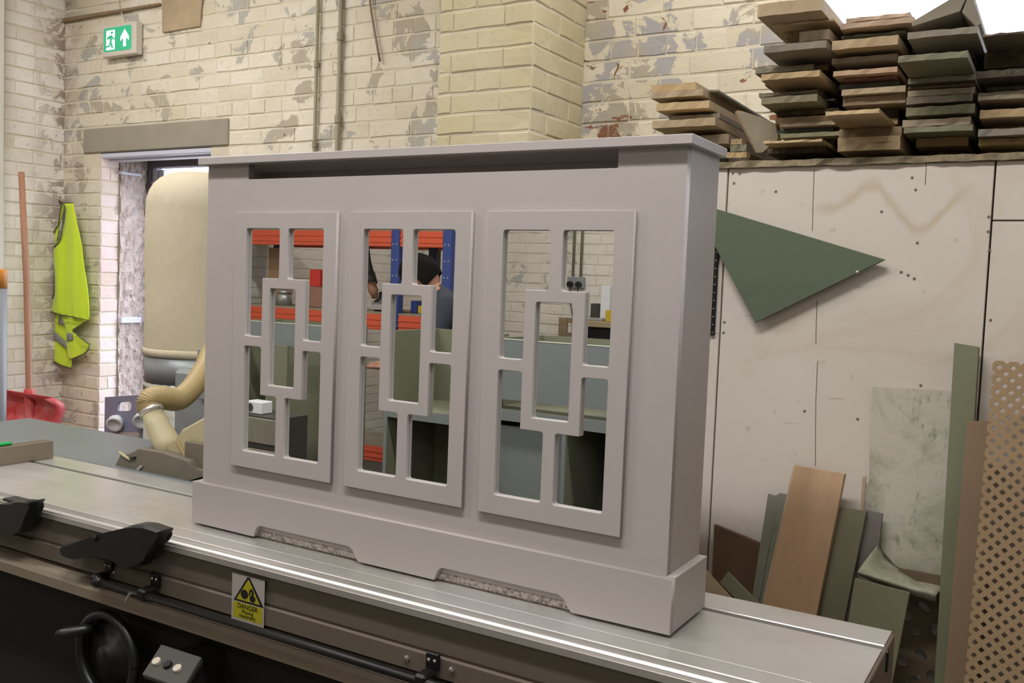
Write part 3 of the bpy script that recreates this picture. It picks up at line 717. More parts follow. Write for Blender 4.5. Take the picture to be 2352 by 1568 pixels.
lp('hand_mark', [(0.53, 0.60), (0.57, 0.60), (0.59, 0.68), (0.63, 0.70), (0.61, 0.63), (0.67, 0.61), (0.69, 0.68), (0.64, 0.75), (0.56, 0.73)], 2, 'label_black')
for s, sz, zz in (('DANGER', 0.145, 0.285), ('Moving', 0.115, 0.185), ('machinery', 0.115, 0.095)):
    me = text_mesh(s, sz*lh); me.transform(upright(YL-0.0012, *[lab(0.5, zz)[0]], lab(0.5, zz)[1])); link_mesh('lettering', me, M['label_black'], st)

# crosscut fence on the table, with a green marker on it
cf = thing('crosscut_fence', (-2.87, 1.4, ZTAB), 'grey aluminium crosscut fence lying across the saw table near the left edge', 'fence')
prof2 = [(-2.835, ZTAB+0.001), (-2.835, ZTAB+0.056), (-2.845, ZTAB+0.056), (-2.845, ZTAB+0.050), (-2.855, ZTAB+0.050), (-2.855, ZTAB+0.056), (-2.865, ZTAB+0.056), (-2.865, ZTAB+0.050), (-2.876, ZTAB+0.050), (-2.876, ZTAB+0.056), (-2.884, ZTAB+0.056), (-2.884, ZTAB+0.001)]
bm = NB(); a = [bm.verts.new((x, 1.0, z)) for x, z in prof2]; b = [bm.verts.new((x, 1.858, z)) for x, z in prof2]
bm.faces.new(a); bm.faces.new(list(reversed(b)))
for i in range(len(a)): bm.faces.new((a[i], a[(i+1) % len(a)], b[(i+1) % len(a)], b[i]))
obj('fence_profile', bm, M['beige_steel'], cf)
bm = NB(); box(bm, -2.884, -2.835, 1.858, 1.860, ZTAB+0.001, ZTAB+0.056); obj('end_cap', bm, M['cast'], cf)
bm = NB(); tube(bm, [(-2.860, 1.52, ZTAB+0.062), (-2.860, 1.728, ZTAB+0.062), (-2.860, 1.735, ZTAB+0.060)], [0.006, 0.006, 0.003], 10); tag(obj('marker_pen', bm, M['green_pen'], None, True, (-2.86, 1.6, ZTAB+0.056)), 'green plastic marker lying on top of the crosscut fence', 'pen')

# ================================================================ stacked offcuts on the ledge
LEDGE = PT+0.004
YF = 2.44
# each board: left px, right px, top px, bottom px (at its left end), material, front plane, words
S = {}  # shadowed boards: shade of the gaps put into their dark colour
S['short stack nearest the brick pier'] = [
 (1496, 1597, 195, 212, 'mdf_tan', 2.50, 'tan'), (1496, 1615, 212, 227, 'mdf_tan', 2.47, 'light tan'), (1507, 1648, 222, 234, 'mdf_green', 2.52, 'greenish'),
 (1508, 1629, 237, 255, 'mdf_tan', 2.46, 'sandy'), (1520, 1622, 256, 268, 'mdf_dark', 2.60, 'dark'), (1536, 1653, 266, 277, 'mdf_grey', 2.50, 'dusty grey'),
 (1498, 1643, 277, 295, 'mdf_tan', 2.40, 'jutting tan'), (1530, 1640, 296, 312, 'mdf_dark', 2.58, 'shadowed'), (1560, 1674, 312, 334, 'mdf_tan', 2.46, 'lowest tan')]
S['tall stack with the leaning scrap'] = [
 (1740, 1888, 10, 34, 'mdf_tan', 2.34, 'thick light tan'), (1757, 1892, 40, 54, 'mdf_dark', 2.50, 'shadow-toned'), (1773, 1916, 60, 74, 'mdf_tan', 2.42, 'sandy'),  # second board's dark colour stands in for a shadow
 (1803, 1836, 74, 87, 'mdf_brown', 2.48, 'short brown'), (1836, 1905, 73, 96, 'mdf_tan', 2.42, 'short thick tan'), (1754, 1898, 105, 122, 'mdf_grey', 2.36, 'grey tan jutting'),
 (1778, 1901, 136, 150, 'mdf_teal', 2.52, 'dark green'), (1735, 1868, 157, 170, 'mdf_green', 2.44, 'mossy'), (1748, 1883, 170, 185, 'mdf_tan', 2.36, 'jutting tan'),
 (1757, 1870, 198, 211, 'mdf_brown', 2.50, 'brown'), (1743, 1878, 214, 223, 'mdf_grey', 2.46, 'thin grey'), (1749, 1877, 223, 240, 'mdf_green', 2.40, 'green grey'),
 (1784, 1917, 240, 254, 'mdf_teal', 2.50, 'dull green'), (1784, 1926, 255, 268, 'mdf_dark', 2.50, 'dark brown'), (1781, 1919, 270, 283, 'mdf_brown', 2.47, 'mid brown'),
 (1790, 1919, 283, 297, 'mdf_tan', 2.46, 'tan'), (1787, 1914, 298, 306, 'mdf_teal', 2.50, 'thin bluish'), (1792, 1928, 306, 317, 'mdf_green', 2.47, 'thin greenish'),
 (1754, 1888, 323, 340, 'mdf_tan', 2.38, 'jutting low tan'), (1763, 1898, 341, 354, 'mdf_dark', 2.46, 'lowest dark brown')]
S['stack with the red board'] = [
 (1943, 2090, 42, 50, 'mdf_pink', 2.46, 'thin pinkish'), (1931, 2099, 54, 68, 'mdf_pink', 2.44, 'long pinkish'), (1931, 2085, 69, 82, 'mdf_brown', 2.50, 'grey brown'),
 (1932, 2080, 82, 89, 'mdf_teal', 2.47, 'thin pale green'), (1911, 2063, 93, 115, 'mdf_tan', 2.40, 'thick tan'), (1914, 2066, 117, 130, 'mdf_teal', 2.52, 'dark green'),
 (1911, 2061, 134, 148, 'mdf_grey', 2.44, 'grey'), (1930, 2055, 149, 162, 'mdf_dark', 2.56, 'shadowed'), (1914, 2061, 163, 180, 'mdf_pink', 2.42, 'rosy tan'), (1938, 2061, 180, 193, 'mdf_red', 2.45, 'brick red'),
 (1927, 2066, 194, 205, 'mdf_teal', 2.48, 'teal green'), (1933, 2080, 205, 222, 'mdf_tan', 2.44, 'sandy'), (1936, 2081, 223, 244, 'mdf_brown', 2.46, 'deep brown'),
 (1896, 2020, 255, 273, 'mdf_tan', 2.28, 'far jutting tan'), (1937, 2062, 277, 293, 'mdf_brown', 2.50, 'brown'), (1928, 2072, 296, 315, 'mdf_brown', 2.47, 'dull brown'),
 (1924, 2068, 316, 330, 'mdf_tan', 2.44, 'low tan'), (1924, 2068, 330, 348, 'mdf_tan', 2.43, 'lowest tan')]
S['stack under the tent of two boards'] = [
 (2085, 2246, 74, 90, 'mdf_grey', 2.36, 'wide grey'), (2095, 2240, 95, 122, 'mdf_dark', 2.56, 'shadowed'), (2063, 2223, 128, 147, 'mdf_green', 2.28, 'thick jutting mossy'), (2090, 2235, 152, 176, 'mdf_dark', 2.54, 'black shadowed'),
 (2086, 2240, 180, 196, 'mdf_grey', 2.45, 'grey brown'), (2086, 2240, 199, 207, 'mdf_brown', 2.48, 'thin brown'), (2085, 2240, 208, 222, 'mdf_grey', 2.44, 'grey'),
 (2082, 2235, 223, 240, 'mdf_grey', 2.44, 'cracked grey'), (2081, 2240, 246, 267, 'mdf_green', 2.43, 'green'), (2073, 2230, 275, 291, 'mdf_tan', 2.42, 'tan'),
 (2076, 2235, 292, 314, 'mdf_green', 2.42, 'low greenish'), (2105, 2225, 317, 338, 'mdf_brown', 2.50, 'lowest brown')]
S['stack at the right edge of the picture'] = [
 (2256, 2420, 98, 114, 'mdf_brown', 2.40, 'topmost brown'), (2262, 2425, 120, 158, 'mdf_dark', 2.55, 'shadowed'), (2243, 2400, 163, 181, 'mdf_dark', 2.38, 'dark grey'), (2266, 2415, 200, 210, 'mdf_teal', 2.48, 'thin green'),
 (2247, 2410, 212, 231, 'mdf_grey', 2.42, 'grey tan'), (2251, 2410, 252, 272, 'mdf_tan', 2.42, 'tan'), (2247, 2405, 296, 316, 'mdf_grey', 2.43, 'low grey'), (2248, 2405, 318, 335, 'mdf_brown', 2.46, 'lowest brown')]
ORD = ['lowest', 'second lowest', 'third lowest', 'fourth lowest', 'fifth lowest', 'sixth lowest', 'seventh lowest', 'eighth lowest', 'ninth lowest', 'tenth lowest',
       'eleventh from below', 'twelfth from below', '13th from below', '14th from below', '15th from below', '16th from below', '17th from below', '18th from below', '19th from below', '20th from below', '21st from below', '22nd from below', '23rd from below', '24th from below', '25th from below', '26th from below', '27th from below', '28th from below', '29th from below', '30th from below']
_rb = random.Random(11)
def board(x0, x1, yf, yb, z0, z1, mat, label, rz=0.0, worn=True):
    cx, cy, cz = (x0+x1)/2, (yf+yb)/2, z0
    bm = NB(); Mx = Matrix.Translation((cx, cy, 0)) @ Matrix.Rotation(rz, 4, 'Z') @ Matrix.Translation((-cx, -cy, 0))
    box(bm, x0, x1, yf, yb, z0, z1, 0.0, Mx)
    if worn:                                    # chewed front edge
        es = [e for e in bm.edges if all((Mx.inverted() @ v.co).y < yf+0.001 for v in e.verts) and abs(e.verts[0].co.z-e.verts[1].co.z) < 0.001]
        bmesh.ops.subdivide_edges(bm, edges=es, cuts=7)
        for v in bm.verts:
            q = Mx.inverted() @ v.co
            if q.y < yf+0.001 and x0+0.003 < q.x < x1-0.003:
                v.co.y += _rb.uniform(-.003, .003)
                if q.z > (z0+z1)/2: v.co.z -= _rb.uniform(0, .0018)
                else: v.co.z += _rb.uniform(0, .0008)
            elif q.y < yf+0.001: v.co.y += _rb.uniform(0, .004)
    o = obj('offcut_board', bm, M[mat], None, False, (cx, cy, cz))
    return tag(o, label, 'board', 'offcut boards stacked on the ledge')
for name, L in S.items():
    ent = []
    for (xl, xr, yt, yb_, mat, yf, word) in L:
        a = atY(xl, yt, yf); b = atY(xl, yb_, yf); c = atY(xr, yt+(xr-xl)*-0.075, yf)
        ent.append([a.x, c.x, yf, b.z, a.z, mat, word])
    ent.sort(key=lambda e: e[3])
    # settle: nothing overlaps, gaps get a recessed spacer board
    out = []; top = LEDGE
    for e in ent:
        x0, x1, yf, z0, z1, mat, word = e; th = max(z1-z0, 0.008)
        gap = z0-top
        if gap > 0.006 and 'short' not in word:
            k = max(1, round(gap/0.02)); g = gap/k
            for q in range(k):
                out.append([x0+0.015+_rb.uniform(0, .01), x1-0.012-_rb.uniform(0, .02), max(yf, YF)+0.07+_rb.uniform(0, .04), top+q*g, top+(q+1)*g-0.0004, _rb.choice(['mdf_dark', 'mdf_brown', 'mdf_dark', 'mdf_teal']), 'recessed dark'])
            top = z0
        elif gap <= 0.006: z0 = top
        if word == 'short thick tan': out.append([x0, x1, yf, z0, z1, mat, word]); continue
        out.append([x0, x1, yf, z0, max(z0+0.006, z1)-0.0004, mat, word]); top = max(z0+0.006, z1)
    for k, (x0, x1, yf, z0, z1, mat, word) in enumerate(out):
        depth = 0.62+_rb.uniform(-0.1, 0.3)
        if 'leaning' in name and k >= len(out)-3: depth = 1.05
        board(x0, x1, yf, min(yf+depth, YW-0.06), z0, z1, mat, '%s board, %s in the %s' % (word, ORD[k] if k < len(out)-1 else 'topmost', name), 0.0)
# small blocks piled right of the short stack
zc = LEDGE
for xl, xr, th, mat, w in ((1676, 1722, 0.018, 'mdf_dark', 'dark brown small block, lowest in the little pile beside the short stack'), (1672, 1716, 0.016, 'mdf_tan', 'tan small block, second lowest in the little pile beside the short stack'), (1678, 1716, 0.018, 'mdf_green', 'greenish small block, third in the little pile beside the short stack'), (1679, 1704, 0.016, 'mdf_tan', 'tan small block on top of the little pile beside the short stack')):
    a = atY(xl, 310, 2.45); c = atY(xr, 310, 2.45); board(max(a.x, -0.843), c.x, 2.45, 2.488, zc, zc+th, mat, w); zc += th+0.0003
# scrap leaning between the short and the tall stack
pl = [atY(x, y, 2.50) for x, y in ((1737, 352), (1692, 258), (1700, 254), (1742, 268), (1782, 286), (1788, 318), (1752, 350))]
bm = NB(); prism(bm, pl, (0.25, 1, 0), 0.02, 0.001)
tag(obj('leaning_scrap', bm, M['mdf_grey'], None, False, pl[0]), 'dusty grey scrap board leaning between the short and the tall stack', 'board')
bm = NB(); prism(bm, [atY(x, y, 2.515) for x, y in ((1737, 352), (1690, 259), (1699, 254), (1748, 349))], (0, -1, 0), 0.012, 0.001)
tag(obj('leaning_strip', bm, M['mdf_brown'], None, False, pl[0]), 'narrow brown strip at the left edge of the leaning grey scrap', 'board')
# two boards propped as a tent on the fourth stack
q = [atY(x, y, 2.40) for x, y in ((2092, 51), (2096, 61), (2205, 26), (2232, -30), (2206, -16))]
bm = NB(); prism(bm, q, (0, 1, 0), 0.5, 0.001); tag(obj('propped_board', bm, M['mdf_grey'], None, False, q[1]), 'grey board propped at a slant, left half of the tent on the fourth stack', 'board')
q = [atY(x, y, 2.40) for x, y in ((2209, 28), (2242, 61), (2254, 54), (2236, 0), (2232, -30))]
bm = NB(); prism(bm, q, (0, 1, 0), 0.45, 0.001); tag(obj('propped_board', bm, M['mdf_grey'], None, False, q[1]), 'grey board standing on edge, right half of the tent on the fourth stack', 'board')
# long pale boards lying on the tall stack, running back to the window
for i, (x0, x1, z) in enumerate(((-0.735, -0.595, 0), (-0.70, -0.60, 1))):
    a = atY(1740, 10, 2.34).z+0.007+z*0.020
    board(x0, x1, 2.46+0.1*z, 3.42, a, a+0.018, 'mdf_pale', ('upper' if z else 'lower')+' long pale painted board on top of the tall stack', 0.0, False)

# ================================================================ things against the partition
def leaner(name, pix, yt, yb, zt_, th, mat, label, cat='board', down=None, bev=0.0008, back=True):
    """board in a leaning plane: at height zt_ it is at y=yt, at the floor at y=yb; pix = outline in the photo, down = indices (a,b) of the two lowest points to carry on to the floor"""
    p0 = Vector((0, yb, 0)); dirz = Vector((0, yt-yb, zt_)).normalized(); n = Vector((1, 0, 0)).cross(dirz)
    P = [at_plane(x, y, p0, n) for x, y in pix]
    if down:
        for (lo, up) in down:
            d = P[lo]-P[up]; P[lo] = P[up]+d*((0.0-P[up].z)/d.z)
    if n.y < 0: n = -n
    bm = NB(); prism(bm, P, n, th, bev)
    lo = min(P, key=lambda v: v.z)
    return tag(obj(name, bm, M[mat], None, False, (lo.x, lo.y, lo.z)), label, cat)
leaner('plywood_offcut', [(1640, 1204), (1749, 1249), (1744, 1400), (1632, 1400)], 2.375, 2.26, 1.12, 0.018, 'ply_brown', 'dark brown plywood offcut with a pale slanted top edge, behind the sage strip', down=[(2, 1), (3, 0)])
leaner('tan_offcut', [(1600, 1283), (1622, 1310), (1690, 1385), (1600, 1385)], 2.30, 2.02, 1.0, 0.012, 'mdf_tan', 'pale tan triangular offcut peeping out beside the cover', down=[])
leaner('green_strip', [(1653, 1338), (1672, 1313), (1760, 1402), (1742, 1428)], 2.22, 2.0, 1.0, 0.009, 'olive_board', 'small green strip lying slantwise in front of the brown plywood')
leaner('sage_strip', [(1764, 1133), (1782, 1139), (1790, 1132), (1808, 1134), (1756, 1380), (1726, 1380)], 2.38, 2.16, 1.16, 0.012, 'sage_board', 'narrow sage green board with a ragged top left of the oak board', down=[(4, 3), (5, 0)])
leaner('oak_board', [(1827, 1068), (1940, 1087), (1876, 1408), (1754, 1380)], 2.36, 2.06, 1.21, 0.022, 'oak', 'wide oak board leaning against the white boarding', down=[(2, 1), (3, 0)])
leaner('oak_backing_board', [(1822, 1070), (1829, 1067), (1760, 1376), (1752, 1376)], 2.387, 2.088, 1.21, 0.010, 'mdf_tan', 'thin tan edge of the board behind the oak board', down=[(2, 1), (3, 0)])
leaner('olive_board', [(1924, 1162), (1990, 1173), (1940, 1420), (1872, 1405)], 2.37, 2.12, 1.12, 0.018, 'olive_board', 'olive green board just right of the oak board', down=[(2, 1), (3, 0)])
leaner('grey_board', [(1985, 1168), (2027, 1179), (2010, 1330), (1968, 1330)], 2.384, 2.20, 1.12, 0.012, 'grey_board', 'dark grey board between the olive board and the stained sheet', down=[(2, 1), (3, 0)])
leaner('thin_stick', [(1981, 1094), (1989, 1093), (1982, 1200), (1974, 1200)], 2.39, 2.30, 1.18, 0.006, 'mdf_tan', 'thin tan stick standing up behind the grey board', 'stick', down=[(2, 1), (3, 0)])
leaner('olive_offcut', [(1963, 1328), (2089, 1361), (2058, 1520), (1938, 1490)], 2.24, 2.06, 0.99, 0.018, 'olive_board', 'wide olive green panel standing low in front of the stained sheet', down=[(2, 1), (3, 0)])
leaner('green_post', [(2192, 787), (2248, 796), (2200, 1568), (2146, 1568)], 2.352, 2.16, 1.40, 0.032, 'green_board', 'tall narrow green board standing between the stained sheet and the hardboard', down=[(2, 1), (3, 0)])
leaner('hardboard_strip', [(2222, 966), (2275, 967), (2262, 1568), (2168, 1568)], 2.315, 2.10, 1.25, 0.006, 'hardboard', 'plain brown hardboard strip between the green board and the lattice', down=[(2, 1), (3, 0)])
# stained sheet with its curled lower corner
st_o = [(2003, 888), (2100, 893), (2186, 898), (2180, 1100), (2165, 1330), (2100, 1325), (2055, 1298), (2025, 1262), (2014, 1215), (1995, 1150), (1998, 1000)]
leaner('stained_sheet', st_o, 2.392, 2.385, 1.31, 0.004, 'sheet', 'pale stained sheet with green damp marks behind the green board', 'sheet', bev=0)
bm = NB(); P = []
rows = [[(2016, 1250, 2.36), (2030, 1282, 2.385), (2060, 1305, 2.385), (2100, 1330, 2.385), (2165, 1340, 2.385)], [(1998, 1272, 2.30), (2022, 1300, 2.31), (2060, 1320, 2.30), (2105, 1342, 2.31), (2165, 1355, 2.33)], [(1970, 1312, 2.235), (2010, 1326, 2.23), (2060, 1342, 2.235), (2105, 1356, 2.25), (2150, 1364, 2.27)], [(1975, 1320, 2.27), (2010, 1334, 2.26), (2060, 1352, 2.26), (2105, 1368, 2.27), (2150, 1382, 2.29)]]
V = [[bm.verts.new(atY(*p)) for p in r] for r in rows]
for i in range(len(rows)-1):
    for j in range(4): bm.faces.new((V[i][j], V[i][j+1], V[i+1][j+1], V[i+1][j]))
bmesh.ops.subdivide_edges(bm, edges=bm.edges[:], cuts=2, use_grid_fill=True, smooth=0.6)
bmesh.ops.solidify(bm, geom=bm.faces[:], thickness=0.002)
_p = atY(1970, 1312, 2.235)
tag(obj('curled_sheet_corner', bm, M['sheet'], None, True, _p), 'torn pale sheet curling forward over the olive panel', 'sheet')
# green triangle screwed to the boarding
tri = [atY(x, y, YP-0.030) for x, y in ((1587, 462), (2033, 596), (1735, 741))]
tg = thing('triangle_offcut', tri[2], 'large dark green triangular board fixed to the white boarding', 'board')
bm = NB(); prism(bm, tri, (0, 1, 0), 0.012, 0.001); obj('triangle_face', bm, M['triangle_green'], tg)
c = (tri[0]+tri[1]+tri[2])/3; bm = NB(); box(bm, c.x-0.05, c.x+0.05, YP-0.0175, YP-0.0008, c.z-0.02, c.z+0.02); obj('spacer_block', bm, M['mdf_tan'], tg)
p = atY(1969, 625, YP-0.031); bm = NB(); lathe(bm, p, [(0.004, 0), (0.004, 0.002), (0, 0.003)], 10, (0, -1, 0)); obj('screw', bm, M['screw'], tg)
# black perforated strip
a = atY(1650, 540, YP-0.002); b = atY(1637, 770, YP-0.002)
ps = thing('perforated_strip', (b.x, YP, b.z), 'black perforated strip hanging on the boarding behind the cover edge', 'strip')
bm = NB(); box(bm, b.x-0.008, b.x+0.006, YP-0.010, YP-0.0008, b.z, a.z+0.05, 0.001); obj('strip_body', bm, M['black_metal'], ps)
for k in range(14):
    bm = NB(); lathe(bm, (b.x+0.001, YP-0.010, b.z+0.008+k*0.021), [(0.0018, 0), (0.0018, 0.0006), (0, 0.0006)], 8, (0, -1, 0)); obj('hole_mark', bm, M['label_white'], ps)
# lattice panel: square holes on the diagonal
def lattice(x0, x1, z0, z1, pitch, hole, th):
    bm = NB(); cx, cz = x0, z1; s = pitch/math.sqrt(2); h = hole/math.sqrt(2)/2
    N = int(max(x1-x0, z1-z0)*1.6/s)+2; cache = {}
    def vert(a, b, f):
        k = (round(a, 5), round(b, 5), f)
        if k not in cache:
            X = cx+(a+b)/math.sqrt(2); Z = cz+(b-a)/math.sqrt(2); cache[k] = bm.verts.new((X, 0 if f else th, Z))
        return cache[k]
    for i in range(-4, N):
        for j in range(-N, N):
            X = cx+(i+j)*s/math.sqrt(2); Z = cz+(j-i)*s/math.sqrt(2)
            if not (x0-pitch < X < x1+pitch and z0-pitch < Z < z1+pitch): continue
            a0, b0 = i*s, j*s
            for f in (0, 1):
                O = [vert(a0+dx*s/2, b0+dy*s/2, f) for dx, dy in ((-1, -1), (1, -1), (1, 1), (-1, 1))]
                I = [vert(a0+dx*h, b0+dy*h, f) for dx, dy in ((-1, -1), (1, -1), (1, 1), (-1, 1))]
                for k in range(4): bm.faces.new((O[k], O[(k+1) % 4], I[(k+1) % 4], I[k]))
            for k in range(4):
                c4 = ((-1, -1), (1, -1), (1, 1), (-1, 1)); p_, q_ = c4[k], c4[(k+1) % 4]
                bm.faces.new((vert(a0+p_[0]*h, b0+p_[1]*h, 1), vert(a0+q_[0]*h, b0+q_[1]*h, 1), vert(a0+q_[0]*h, b0+q_[1]*h, 0), vert(a0+p_[0]*h, b0+p_[1]*h, 0)))
    for co, no in (((x0, 0, 0), (-1, 0, 0)), ((x1, 0, 0), (1, 0, 0)), ((0, 0, z0), (0, 0, -1)), ((0, 0, z1), (0, 0, 1))):
        r = bmesh.ops.bisect_plane(bm, geom=bm.verts[:]+bm.edges[:]+bm.faces[:], plane_co=co, plane_no=no, clear_outer=True)
    return bm
YLT, YLB, ZLT = 2.29, 2.06, 1.36
bm = lattice(0, 0.34, 0, ZLT+0.03, 0.0268, 0.0128, 0.008)
tl = math.atan2(YLT-YLB, ZLT); a = at_plane(2274, 836, (0, YLB, 0), Vector((1, 0, 0)).cross(Vector((0, YLT-YLB, ZLT)).normalized()))
Mx = Matrix.Translation((a.x-0.003, YLB, 0)) @ Matrix.Rotation(-tl, 4, 'X') @ Matrix.Rotation(0.006, 4, 'Y')
bmesh.ops.transform(bm, matrix=Mx, verts=bm.verts)
tag(obj('lattice_panel', bm, M['lattice'], None, False, (a.x+0.16, YLB, 0)), 'brown diamond lattice panel at the right edge of the picture', 'panel')
# scrolled fretwork panel low behind the table end
def ell(cx, cy, rx, ry, rot=0.0, n=20, a0=0, a1=2*math.pi):
    o = []
    for k in range(n):
        t_ = a0+(a1-a0)*k/(n if a1-a0 > 6.2 else n-1); x = rx*math.cos(t_); y = ry*math.sin(t_); o.append((cx+x*math.cos(rot)-y*math.sin(rot), cy+x*math.sin(rot)+y*math.cos(rot)))
    return o
fx = atY(2075, 1450, 2.28).x; hs = []
for k in range(7):
    zc = 0.09+k*0.11
    hs += [ell(0.026, zc, 0.015, 0.011, 0.4), ell(0.062, zc+0.028, 0.017, 0.010, -0.7), ell(0.088, zc-0.018, 0.010, 0.016, 0.2), ell(0.052, zc-0.032, 0.016, 0.008, 0.6), ell(0.124, zc+0.022, 0.015, 0.010, 0.5), ell(0.152, zc-0.025, 0.012, 0.009, 0.1)]
me = plate2d([rectp(0, 0.18, 0, 0.86)]+hs, 0.009, 0.0008)
me.transform(Matrix.Translation((fx-0.030, 2.335, 0)) @ Matrix.Rotation(-0.035, 4, 'X') @ upright(0.0))
o = link_mesh('scrolled_fretwork', me, M['fret'], None, False, (fx, 2.335, 0)); tag(o, 'brown scrolled fretwork panel low beside the saw table end', 'panel')

# ================================================================ left half: sign, pipes, vest, shovel, extractor
# exit sign
a = atY(235.5, 60, YW-0.055); b = atY(309, 120.5, YW-0.055)
sg = thing('exit_sign', ((a.x+b.x)/2, YW, b.z), 'green and white running man exit sign box on the wall above the door', 'sign')
bm = NB(); box(bm, a.x, b.x+0.008, YW-0.055, YW-0.008, b.z-0.004, a.z, 0.006, None, 2); obj('casing', bm, M['sign_case'], sg)
w = b.x-a.x; h = a.z-b.z
def sp(x, z): return (a.x+w*x, b.z+h*z)
def sgp(name, poly, k, m): plate_up(name, [[sp(*p) for p in poly]], YW-0.0552-0.0004*k, 0.0005, M[m], sg)
plate_up('green_face', [round_poly([sp(0.05, 0.14), sp(0.90, 0.12), sp(0.90, 0.90), sp(0.05, 0.90)], 0.012)], YW-0.0552, 0.001, M['sign_green'], sg)
sgp('white_doorway', [(0.13, 0.19), (0.40, 0.19), (0.40, 0.82), (0.13, 0.82)], 3, 'sign_white')
sgp('arrow', [(0.655, 0.24), (0.745, 0.24), (0.745, 0.52), (0.83, 0.42), (0.83, 0.55), (0.70, 0.80), (0.57, 0.55), (0.57, 0.42), (0.655, 0.52)], 3, 'sign_white')
sgp('running_figure', [(0.10, 0.31), (0.22, 0.34), (0.25, 0.46), (0.24, 0.56), (0.18, 0.52), (0.15, 0.56), (0.20, 0.63), (0.31, 0.66), (0.36, 0.55), (0.41, 0.56), (0.41, 0.52), (0.35, 0.50), (0.32, 0.56), (0.30, 0.44), (0.35, 0.26), (0.33, 0.22), (0.28, 0.30), (0.26, 0.40), (0.245, 0.29), (0.11, 0.27)], 5, 'sign_green')
sgp('figure_head', [(0.31+0.035*math.cos(k*math.pi/6), 0.73+0.042*math.sin(k*math.pi/6)) for k in range(12)], 5, 'sign_green')
for k in range(7):
    p = sp(0.36+k*0.065, -0.02); bm = NB(); lathe(bm, (p[0], YW-0.032, p[1]+0.003), [(0.003, 0), (0.003, 0.003), (0, 0.003)], 8, (0, 0, -1)); obj('led', bm, M['led'], sg)
# conduits, cables
for (px, pk, r, w_, cps) in ((728, 100, 0.0085, 'thinner grey conduit pipe running down the brick wall, left of two', (147, 330)), (781, 100, 0.0115, 'thicker grey conduit pipe running down the brick wall, right of two', (84, 273))):
    x = atY(px, pk, YW-0.022).x; cd = thing('conduit', (x, YW-0.022, 0), w_, 'pipe')
    obj('pipe', cyl(NB(), (x, YW-0.022, 0.0), (x, YW-0.022, ZC), r, 12), M['conduit'], cd, True)
    for py in cps:
        z = atY(px, py, YW-0.022).z; bm = NB(); cyl(bm, (x, YW-0.022, z-0.018), (x, YW-0.022, z+0.018), r*1.45, 12); box(bm, x-0.008, x+0.008, YW-0.022, YW-0.006, z-0.008, z+0.008); obj('saddle_clip', bm, M['conduit'], cd)
bm = NB(); tube(bm, [atY(846, -60, YW-0.02), atY(850, 10, YW-0.022), atY(858, 60, YW-0.022), atY(866, 105, YW-0.022), atY(873, 141, YW-0.02)], 0.0055, 8); tag(obj('loose_cable', bm, M['cable'], None, True, atY(873, 141, YW)), 'grey cable end hanging slanted on the brick wall right of the conduits', 'cable')
bm = NB(); tube(bm, [atY(268, -60, YW-0.016), atY(272, 8, YW-0.016), atY(276, 25, YW-0.017), atY(285, 40, YW-0.018), atY(286, 50, YW-0.02)], 0.003, 6); tag(obj('sign_cable', bm, M['sign_case'], None, True, atY(286, 50, YW)), 'thin white cable feeding the exit sign from above', 'cable')

# hi-vis vest on a hook in the corner
def cloth(name, pix, y, parent, mat, amp=0.010, freq=38.0, th=0.004, sub=3, tilt=0.0):
    P = [atY(px, py, y) for px, py in pix]
    me = plate2d([[(p.x, p.z) for p in P]], 0.0)
    bm = NB(); bm.from_mesh(me); bpy.data.meshes.remove(me)
    bmesh.ops.remove_doubles(bm, verts=bm.verts, dist=0.0003)
    for _ in range(4):
        bmesh.ops.subdivide_edges(bm, edges=[e for e in bm.edges if e.calc_length() > 0.03], cuts=1)
        bmesh.ops.triangulate(bm, faces=[f for f in bm.faces if len(f.verts) > 3])
    cx = sum(p.x for p in P)/len(P); zt_ = max(p.z for p in P)
    for v in bm.verts:
        x, z = v.co.x, v.co.y; d = zt_-z
        v.co = Vector((x, y-amp*math.sin((x-cx)*freq+z*3.0)*min(1, d*3+0.2)-amp*0.6*math.sin(x*freq*2.3+1.3)*min(1, d*2), z))
    bd = [e for e in bm.edges if len(e.link_faces) == 1]; mp = {v: bm.verts.new(v.co+Vector((0, th, 0))) for v in list(bm.verts)}
    fr = list(bm.faces)
    for f in fr: bm.faces.new([mp[v] for v in reversed(f.verts)])
    for e in bd: bm.faces.new((e.verts[0], e.verts[1], mp[e.verts[1]], mp[e.verts[0]]))
    return obj(name, bm, M[mat], parent, True)
hook = atY(158, 470, YW-0.03)
vest = thing('hi_vis_vest', (hook.x, YW, atY(165, 846, YW).z), 'fluorescent yellow safety vest with grey reflective bands hanging in the corner', 'vest')
cloth('left_front_panel', [(141, 468), (147, 470), (136, 520), (130, 552), (121, 578), (125, 627), (124, 675), (119, 690), (116, 712), (85, 694), (88, 633), (111, 568), (114, 555), (133, 518)], YW-0.055, vest, 'hivis', 0.006)
cloth('back_panel', [(141, 467), (168, 467), (175, 501), (186, 568), (194, 643), (201, 734), (167, 728), (140, 722), (116, 716), (124, 675), (125, 627), (122, 578), (133, 560), (139, 547), (146, 510), (150, 480)], YW-0.075, vest, 'hivis', 0.009)
cloth('right_hem_panel', [(140, 722), (202, 733), (168, 757), (166, 762), (180, 772), (206, 791), (202, 804), (194, 812), (180, 820), (167, 824), (156, 821), (152, 800), (150, 760)], YW-0.062, vest, 'hivis', 0.008)
cloth('lower_panel', [(119, 717), (150, 722), (152, 800), (157, 821), (166, 822), (164, 846), (140, 838), (116, 826), (115, 780), (116, 750)], YW-0.048, vest, 'hivis', 0.006)
